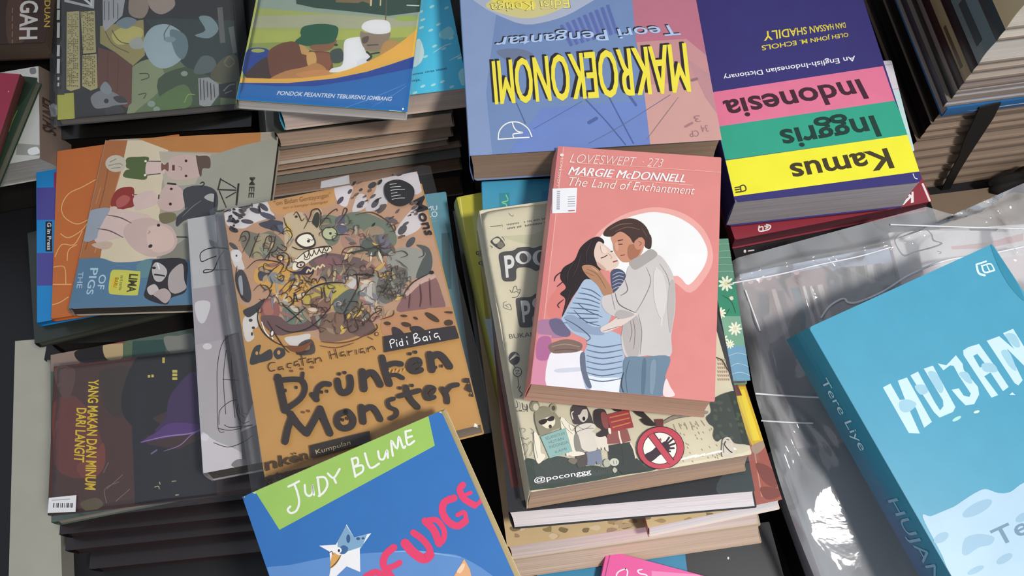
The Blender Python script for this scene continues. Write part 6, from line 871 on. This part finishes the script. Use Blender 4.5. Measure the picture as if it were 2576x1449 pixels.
book('paperback_book', 'yellow-green book with an olive panel and pale grey-blue foot, left under the cream cartoon book', 'book', flat(.1345, (1150, 496), (1270, 1030), 'left', w=.075), .015, '#b8b03c',
     [('z', 'k1'), ('p', '#a3b0b8', [(-100, 1040), (400, 1040), (500, 2000), (-100, 2000)]), ('p', '#8f8226', [(-2, 330), (200, 310), (260, 1060), (70, 1060)]), ('t', '#3a3418', 'qp', [(-12, 500), (48, 490), (54, 540), (-6, 550)], .02), ('t', '#3a3418', 'q', [(10, 585), (44, 580), (50, 625), (14, 632)], .02), ('s', '#d6cf7a', 9, [(-140, 60), (-60, 620), (20, 1040)]), ('s', '#dfe6ea', 12, [(20, 1060), (70, 1270)]), ('p', '#7f8f98', [(110, 1040), (150, 1040), (250, 1700), (200, 1700)])]
     + [('l', '#d4dade', 4, [(95 + i * 3, 1480 + i * 20), (210, 1470 + i * 20)]) for i in range(10)], page='#a8a284', g=1.05, slant=(-.003, 0))
book('paperback_book', 'bright teal book showing its head just above the cream cartoon book', 'book', flat(.1515, (1213, 456), (1410, 448), 'top', w=.062, h=.042), .015, '#4597b6',
     [('z', 'k1'), ('p', '#3c8a9c', [(180, 20), (268, 18), (272, 140), (186, 142)]), ('s', '#7fd08a', 9, [(240, 35), (255, 80), (205, 95), (240, 110), (245, 130)]), ('p', '#3b86b4', [(540, 0), (700, 0), (700, 120), (530, 120)])], page='#3f7f9a', g=1.1)
# ------------------------------------------------------------------ between the monster book and the middle stack
book('paperback_book', 'dull teal paperback with white capitals behind the monster book', 'book', flat(.1085, (1122, 482), (1165, 800), 'right', w=.085, h=.17), .015, '#5f97a6',
     [('z', 'd2'), ('p', '#3d6a74', [(1620, 820), (1730, 810), (1760, 1600), (1640, 1600)]), ('t', '#d8e4ea', 'MU', [(1405, 438), (1560, 430), (1562, 498), (1410, 505)], .012), ('t', '#d8e4ea', 'LO', [(1425, 515), (1562, 508), (1566, 590), (1430, 596)], .012), ('s', '#8fb4be', 6, [(1460, 620), (1550, 612)]), ('s', '#8fb4be', 6, [(1462, 655), (1552, 648)])], page='#4a6a72', g=GM)
for lab, z, t in (('dark book hidden under the dull teal paperback, upper of two', .0925, .046), ('dark book hidden under the dull teal paperback, lower of two', .0455, .045)):
    book('hardback_book', lab, 'book', flat(z, (760, 560), (1050, 510), 'top', w=.085, h=.14), t, '#181518', page='#2a2422', group='dark books under the dull teal paperback')
# ------------------------------------------------------------------ under the blue children's novel
for lab, z, t in (('dark book directly under the blue children\'s paperback', .166, .054), ('dark book second under the blue children\'s paperback', .111, .055), ('dark book on the table under the blue children\'s paperback', .055, .054)):
    book('hardback_book', lab, 'book', flat(z, (800, 1335), (1180, 1190), 'top', w=.085, h=.15), t, '#1b181a', page='#4a4038', group='dark books under the blue children\'s paperback')
# ------------------------------------------------------------------ bottom edge: teal and black cover, pink book
book('magazine', 'black and teal glossy magazine at the bottom edge under the pink book', 'magazine', flat(.0765, (1345, 1412), (1935, 1312), 'top', h=.2), .012, '#19181c',
     [('z', 'y5'), ('p', '#1f7ea6', [(250, 1300), (1362, 1150), (1400, 1449), (1460, 2200), (200, 2200)]), ('t', '#d8d4d0', 'PANDUAN', [(1450, 1205), (1790, 1160), (1798, 1185), (1456, 1232)], .006, .2), ('s', '#e4e2e0', 12, [(1800, 1180), (1835, 1190), (1850, 1165)]), ('e', '#d8d4d0', 1668, 1330, 6, 9)], page='#3a3636', g=1.1, coat=.4)
book('hardback_book', 'dark book on the table beneath the black and teal magazine', 'book', flat(.0642, (1370, 1440), (1930, 1345), 'top', h=.17), .0635, '#1c1a1c', page='#3a3430')
book('paperback_book', 'hot pink book with thin white letters at the bottom edge', 'book', flat(.0865, (1528, 1384), (1790, 1454), 'top', w=.12, h=.18), .0095, '#e0559c',
     [('z', 'y5'), ('p', '#e987b8', [(1160, 1415), (1480, 1440), (1480, 1900), (1160, 1900)]), ('s', '#f6e4ee', 9, [(985, 1400), (940, 1420), (925, 1449), (940, 1480), (985, 1470), (1000, 1420), (985, 1400)]), ('s', '#f6e4ee', 9, [(1095, 1405), (1068, 1412), (1080, 1432), (1120, 1440), (1135, 1460)]), ('s', '#8a2f62', 6, [(888, 1280), (850, 1449)])], page='#c9b4bc', g=1.02)
# ------------------------------------------------------------------ books inside the clear bag at the right
book('paperback_book', 'grey book of crowded photo spines inside the clear bag, right of the daisies', 'book', flat(.1315, (1860, 690), (2300, 605), 'top', w=.135, h=.13), .017, '#8c7c7a',
     [('z', 'y6'), ('p', '#9aa6b8', [(150, 500), (1300, 440), (1300, 560), (160, 680)]), ('p', '#8a7170', [(180, 690), (820, 560), (860, 640), (700, 1200), (300, 1300)]), ('p', '#6e6a68', [(800, 620), (900, 570), (1050, 560), (1060, 700), (1000, 790), (830, 800)]), ('p', '#8f8a86', [(1060, 560), (1250, 540), (1340, 640), (1130, 760), (1060, 720)]), ('e', '#4f4c4a', 838, 668, 34, 34), ('e', '#b5b0ac', 838, 668, 16, 16)]  # pale blue strip paints the plastic's haze onto the cover
     + [('p', c, [(x, 700 + k), (x + w_, 695 + k), (x + w_ + 120, 1100), (x + 110, 1110)]) for x, w_, c, k in ((250, 60, '#7d6460', 0), (330, 50, '#9c8884', 10), (430, 26, '#b8a8a4', 20), (470, 40, '#6a5654', 30), (560, 60, '#57626a', 10), (640, 16, '#d2c6c2', 0), (670, 12, '#6a5a58', 0), (690, 14, '#c9bcb8', 0), (715, 10, '#6a5a58', 0), (740, 34, '#bfb2ae', -10))]
     + [('p', c, [(900 + i * 58, 580 - i * 8), (940 + i * 58, 575 - i * 8), (960 + i * 58, 720 - i * 16), (920 + i * 58, 730 - i * 16)]) for i, c in enumerate(('#4f4a48', '#8f8a86', '#55504e', '#c2bdb8', '#6a6562', '#a8a29e', '#4f4a48'))]
     + [('e', '#caa9a4', 165 + i * 62, 690 - i * 12, 20, 17) for i in range(8)], page='#8f8580', g=1.5)
book('paperback_book', 'white and pink book with a speech balloon inside the clear bag', 'book', flat(.1345, (2235, 585), (2640, 560), 'top', w=.16, h=.10), .018, '#cfc4c4',
     [('z', 'y6'), ('p', '#dcd2d2', [(1250, 300), (2200, 290), (2200, 480), (1280, 600)]), ('p', '#c8a6a6', [(1640, 430), (1900, 400), (2130, 340), (2130, 390), (1900, 440), (1650, 450)]), ('c', '#57575a', [(1258, 385), (1300, 340), (1380, 318), (1470, 312), (1515, 345), (1530, 385), (1588, 408), (1520, 440), (1400, 470), (1330, 498), (1290, 460)]), ('c', '#f3f0f0', [(1268, 390), (1305, 346), (1380, 325), (1468, 318), (1506, 350), (1520, 392), (1570, 408), (1510, 432), (1400, 462), (1332, 485), (1298, 455)]), ('p', '#4a4a4e', [(1765, 308), (1960, 312), (1950, 326), (1770, 322)]), ('s', '#8a6a6a', 5, [(1550, 460), (1578, 470), (1560, 480)])], page='#d0c8c6', g=1.3)
book('hardback_book', 'black book in the clear bag beneath the teal novel, catching the lamp', 'book', flat(.105, (1948, 1130), (2085, 1500), 'left', w=.20), .03, '#7d8287', [('z', 'y7'), ('p', '#8d949a', [(200, 0), (700, 0), (1100, 700), (500, 900)]), ('p', '#6a6f75', [(380, 300), (900, 500), (1300, 1449), (760, 1449)])], page='#55504c', g=1.0, rough=.3)  # cover colours lightened to carry the glare on the plastic above
for lab, z, t, a, b, w_, h_ in (('dark book under the black book in the clear bag', .0745, .074, (1965, 1150), (2095, 1490), .18, .14), ('dark book holding up the photo-spine book, upper of two', .114, .056, (1920, 700), (2290, 630), .11, .10), ('dark book holding up the photo-spine book, lower of two', .0575, .057, (1930, 715), (2290, 645), .085, .10), ('dark book holding up the speech-balloon book', .116, .115, (2350, 600), (2600, 588), .11, .085)):
    book('hardback_book', lab, 'book', flat(z, a, b, 'left' if 'black' in lab else 'top', w=w_, h=h_), t, '#2a282a', page='#4a4542')
# ------------------------------------------------------------------ the clear bag itself
NL, NC = 120, 110
left = [(1842, 652), (1850, 720), (1865, 800), (1888, 900), (1905, 985), (1935, 1090), (1965, 1200), (2005, 1320), (2060, 1460), (2100, 1560)]
right = [(2330, 520), (2450, 540), (2600, 455), (2720, 560), (2800, 700), (2800, 850), (2800, 1000), (2760, 1200), (2700, 1400), (2650, 1560)]
def samp(c, t):
    p = crom(c, False, 8); f = t * (len(p) - 1); i = min(int(f), len(p) - 2); f -= i
    return (p[i][0] + (p[i + 1][0] - p[i][0]) * f, p[i][1] + (p[i + 1][1] - p[i][1]) * f)
CRE = []
for pix, hh, sg in (([(1850, 700), (1990, 655), (2120, 632), (2260, 600)], .0022, .0022), ([(1905, 1000), (1960, 1120), (2010, 1250), (2080, 1400)], .0024, .002), ([(1935, 1000), (1985, 1100), (2030, 1180)], .002, .0016), ([(1960, 960), (2000, 1060), (2040, 1120)], .0024, .0018),
    ([(2250, 620), (2330, 575), (2450, 545), (2576, 500)], .003, .0025), ([(2380, 520), (2470, 545), (2576, 560)], .002, .0018), ([(1960, 1230), (2030, 1340), (2110, 1420)], .0026, .0018), ([(1925, 1090), (1960, 1190), (2000, 1290)], .0016, .0014), ([(1880, 760), (1930, 860), (1950, 950)], .002, .0018),
    ([(2010, 700), (2050, 820), (2060, 900)], .0022, .002), ([(2100, 650), (2180, 700), (2240, 720)], .002, .002), ([(2480, 480), (2530, 560), (2560, 640)], .003, .0025), ([(1990, 1020), (2060, 1090), (2110, 1160)], .002, .0015), ([(2140, 1400), (2200, 1420), (2260, 1440)], .002, .0015)):
    q = [at(a, b, .14).xy for a, b in crom(pix, False, 5)]; CRE.append((q, hh, sg))
def crease(x, y):
    s = 0; p = Vector((x, y))
    for q, hh, sg in CRE:
        d = 9
        for a, b in zip(q, q[1:]):
            ab = b - a; t = max(0, min(1, (p - a).dot(ab) / ab.length_squared)); d = min(d, (p - a - ab * t).length)
            if d < 1e-4: break
        if d < 4 * sg: s += hh * math.exp(-(d / sg) ** 2)
    return s
def bag_z(x, y):
    f = max(0, min(1, (y - .02) / .24)); z = .122 + .024 * f
    z += .0035 * max(0, math.sin(70 * x + 40 * y)) + .0016 * math.sin(140 * x - 90 * y + 1) + .0012 * math.sin(60 * y + 200 * x)
    z += crease(x, y)
    d = math.hypot(x - .222, y - .08); k = max(0, min(1, (.055 - d) / .03))
    flat_ = .1300 + .23 * (y - .08)  # patch tilted so the added spot shows here as a glare
    k = k * k * (3 - 2 * k)
    return z * (1 - k) + flat_ * k
V, Fc = [], []
for j in range(NL + 1):
    a, b = samp(left, j / NL), samp(right, j / NL)
    for i in range(NC + 1):
        f = i / NC; px, py = a[0] + (b[0] - a[0]) * f, a[1] + (b[1] - a[1]) * f
        p = at(px, py, .14); z = bag_z(p.x, p.y); p = at(px, py, z)
        if i < 4: p.z -= .006 * (1 - i / 4) ** 2
        V.append(p)
for j in range(NL):
    for i in range(NC):
        a = j * (NC + 1) + i; Fc.append([a, a + NC + 1, a + NC + 2, a + 1])
bag = mesh_obj('plastic_bag', V, Fc, [BAG], smooth=True); tag(bag, 'big crumpled clear plastic bag spread under the teal novel', 'bag')
def seam(pix, r_=.0008, dz=.0015):
    pts = []
    for q in crom(pix, False, 5):
        p = at(q[0], q[1], .14); pts.append(at(q[0], q[1], bag_z(p.x, p.y) + dz))
    V, Fc = [], []
    for i, p in enumerate(pts):
        d = (pts[min(i + 1, len(pts) - 1)] - pts[max(0, i - 1)]).normalized(); s = d.cross(Vector((0, 0, 1))).normalized(); u = s.cross(d)
        for k in range(5): V.append(p + (s * math.cos(k * 1.2566) + u * math.sin(k * 1.2566) * .6) * r_)
    for i in range(len(pts) - 1):
        for k in range(5):
            j = (k + 1) % 5; Fc.append([i * 5 + k, i * 5 + j, i * 5 + 5 + j, i * 5 + 5 + k])
    return mesh_obj('bag_seam', V, Fc, [ink('#e6e8ee', 1, .3)], bag, smooth=True)
seam([(2065, 800), (2085, 772), (2112, 754), (2126, 752), (2132, 760), (2150, 762), (2180, 752), (2230, 728), (2290, 690), (2380, 655), (2480, 640), (2576, 620)])
seam([(1842, 712), (1960, 690), (2060, 666), (2160, 645), (2240, 622)], .0006)
seam([(2240, 565), (2330, 568), (2450, 572), (2576, 575)], .0006)
seam([(1900, 990), (1990, 996), (2080, 1000)], .0007); seam([(1915, 1058), (1980, 1062), (2045, 1064)], .0006)
seam([(1875, 730), (1893, 780), (1912, 832)], .0006)
# black cloth bundle peeping out at the right rim
bm = bmesh.new(); bmesh.ops.create_icosphere(bm, subdivisions=3, radius=1)
n3 = RD @ Vector((0, -1, 0)); d = ray(2572, 452); c = Vector((0, 0, HC)); c = c + d * ((foot + n3 * .017 - c).dot(n3) / d.dot(n3))
for v in bm.verts:
    k = 1 + .18 * math.sin(5 * v.co.x + 3 * v.co.z) + .12 * math.sin(7 * v.co.y + 2 * v.co.x)
    q = RD @ Vector((v.co.x * .024 * k + v.co.z * .012, v.co.y * .011 * min(k, 1.2), 0)); zc = (c.z + .012) / 2
    v.co = Vector((c.x + q.x, c.y + q.y, max(.0185, zc + .004 + v.co.z * zc * k)))
me = D.meshes.new('cloth_bundle'); bm.to_mesh(me); bm.free(); me.materials.append(ink('#17130f', 1, .8))
for q in me.polygons: q.use_smooth = True
o = D.objects.new('cloth_bundle', me); C.objects.link(o); tag(o, 'black cloth bundle at the right rim in front of the tall stack', 'cloth')
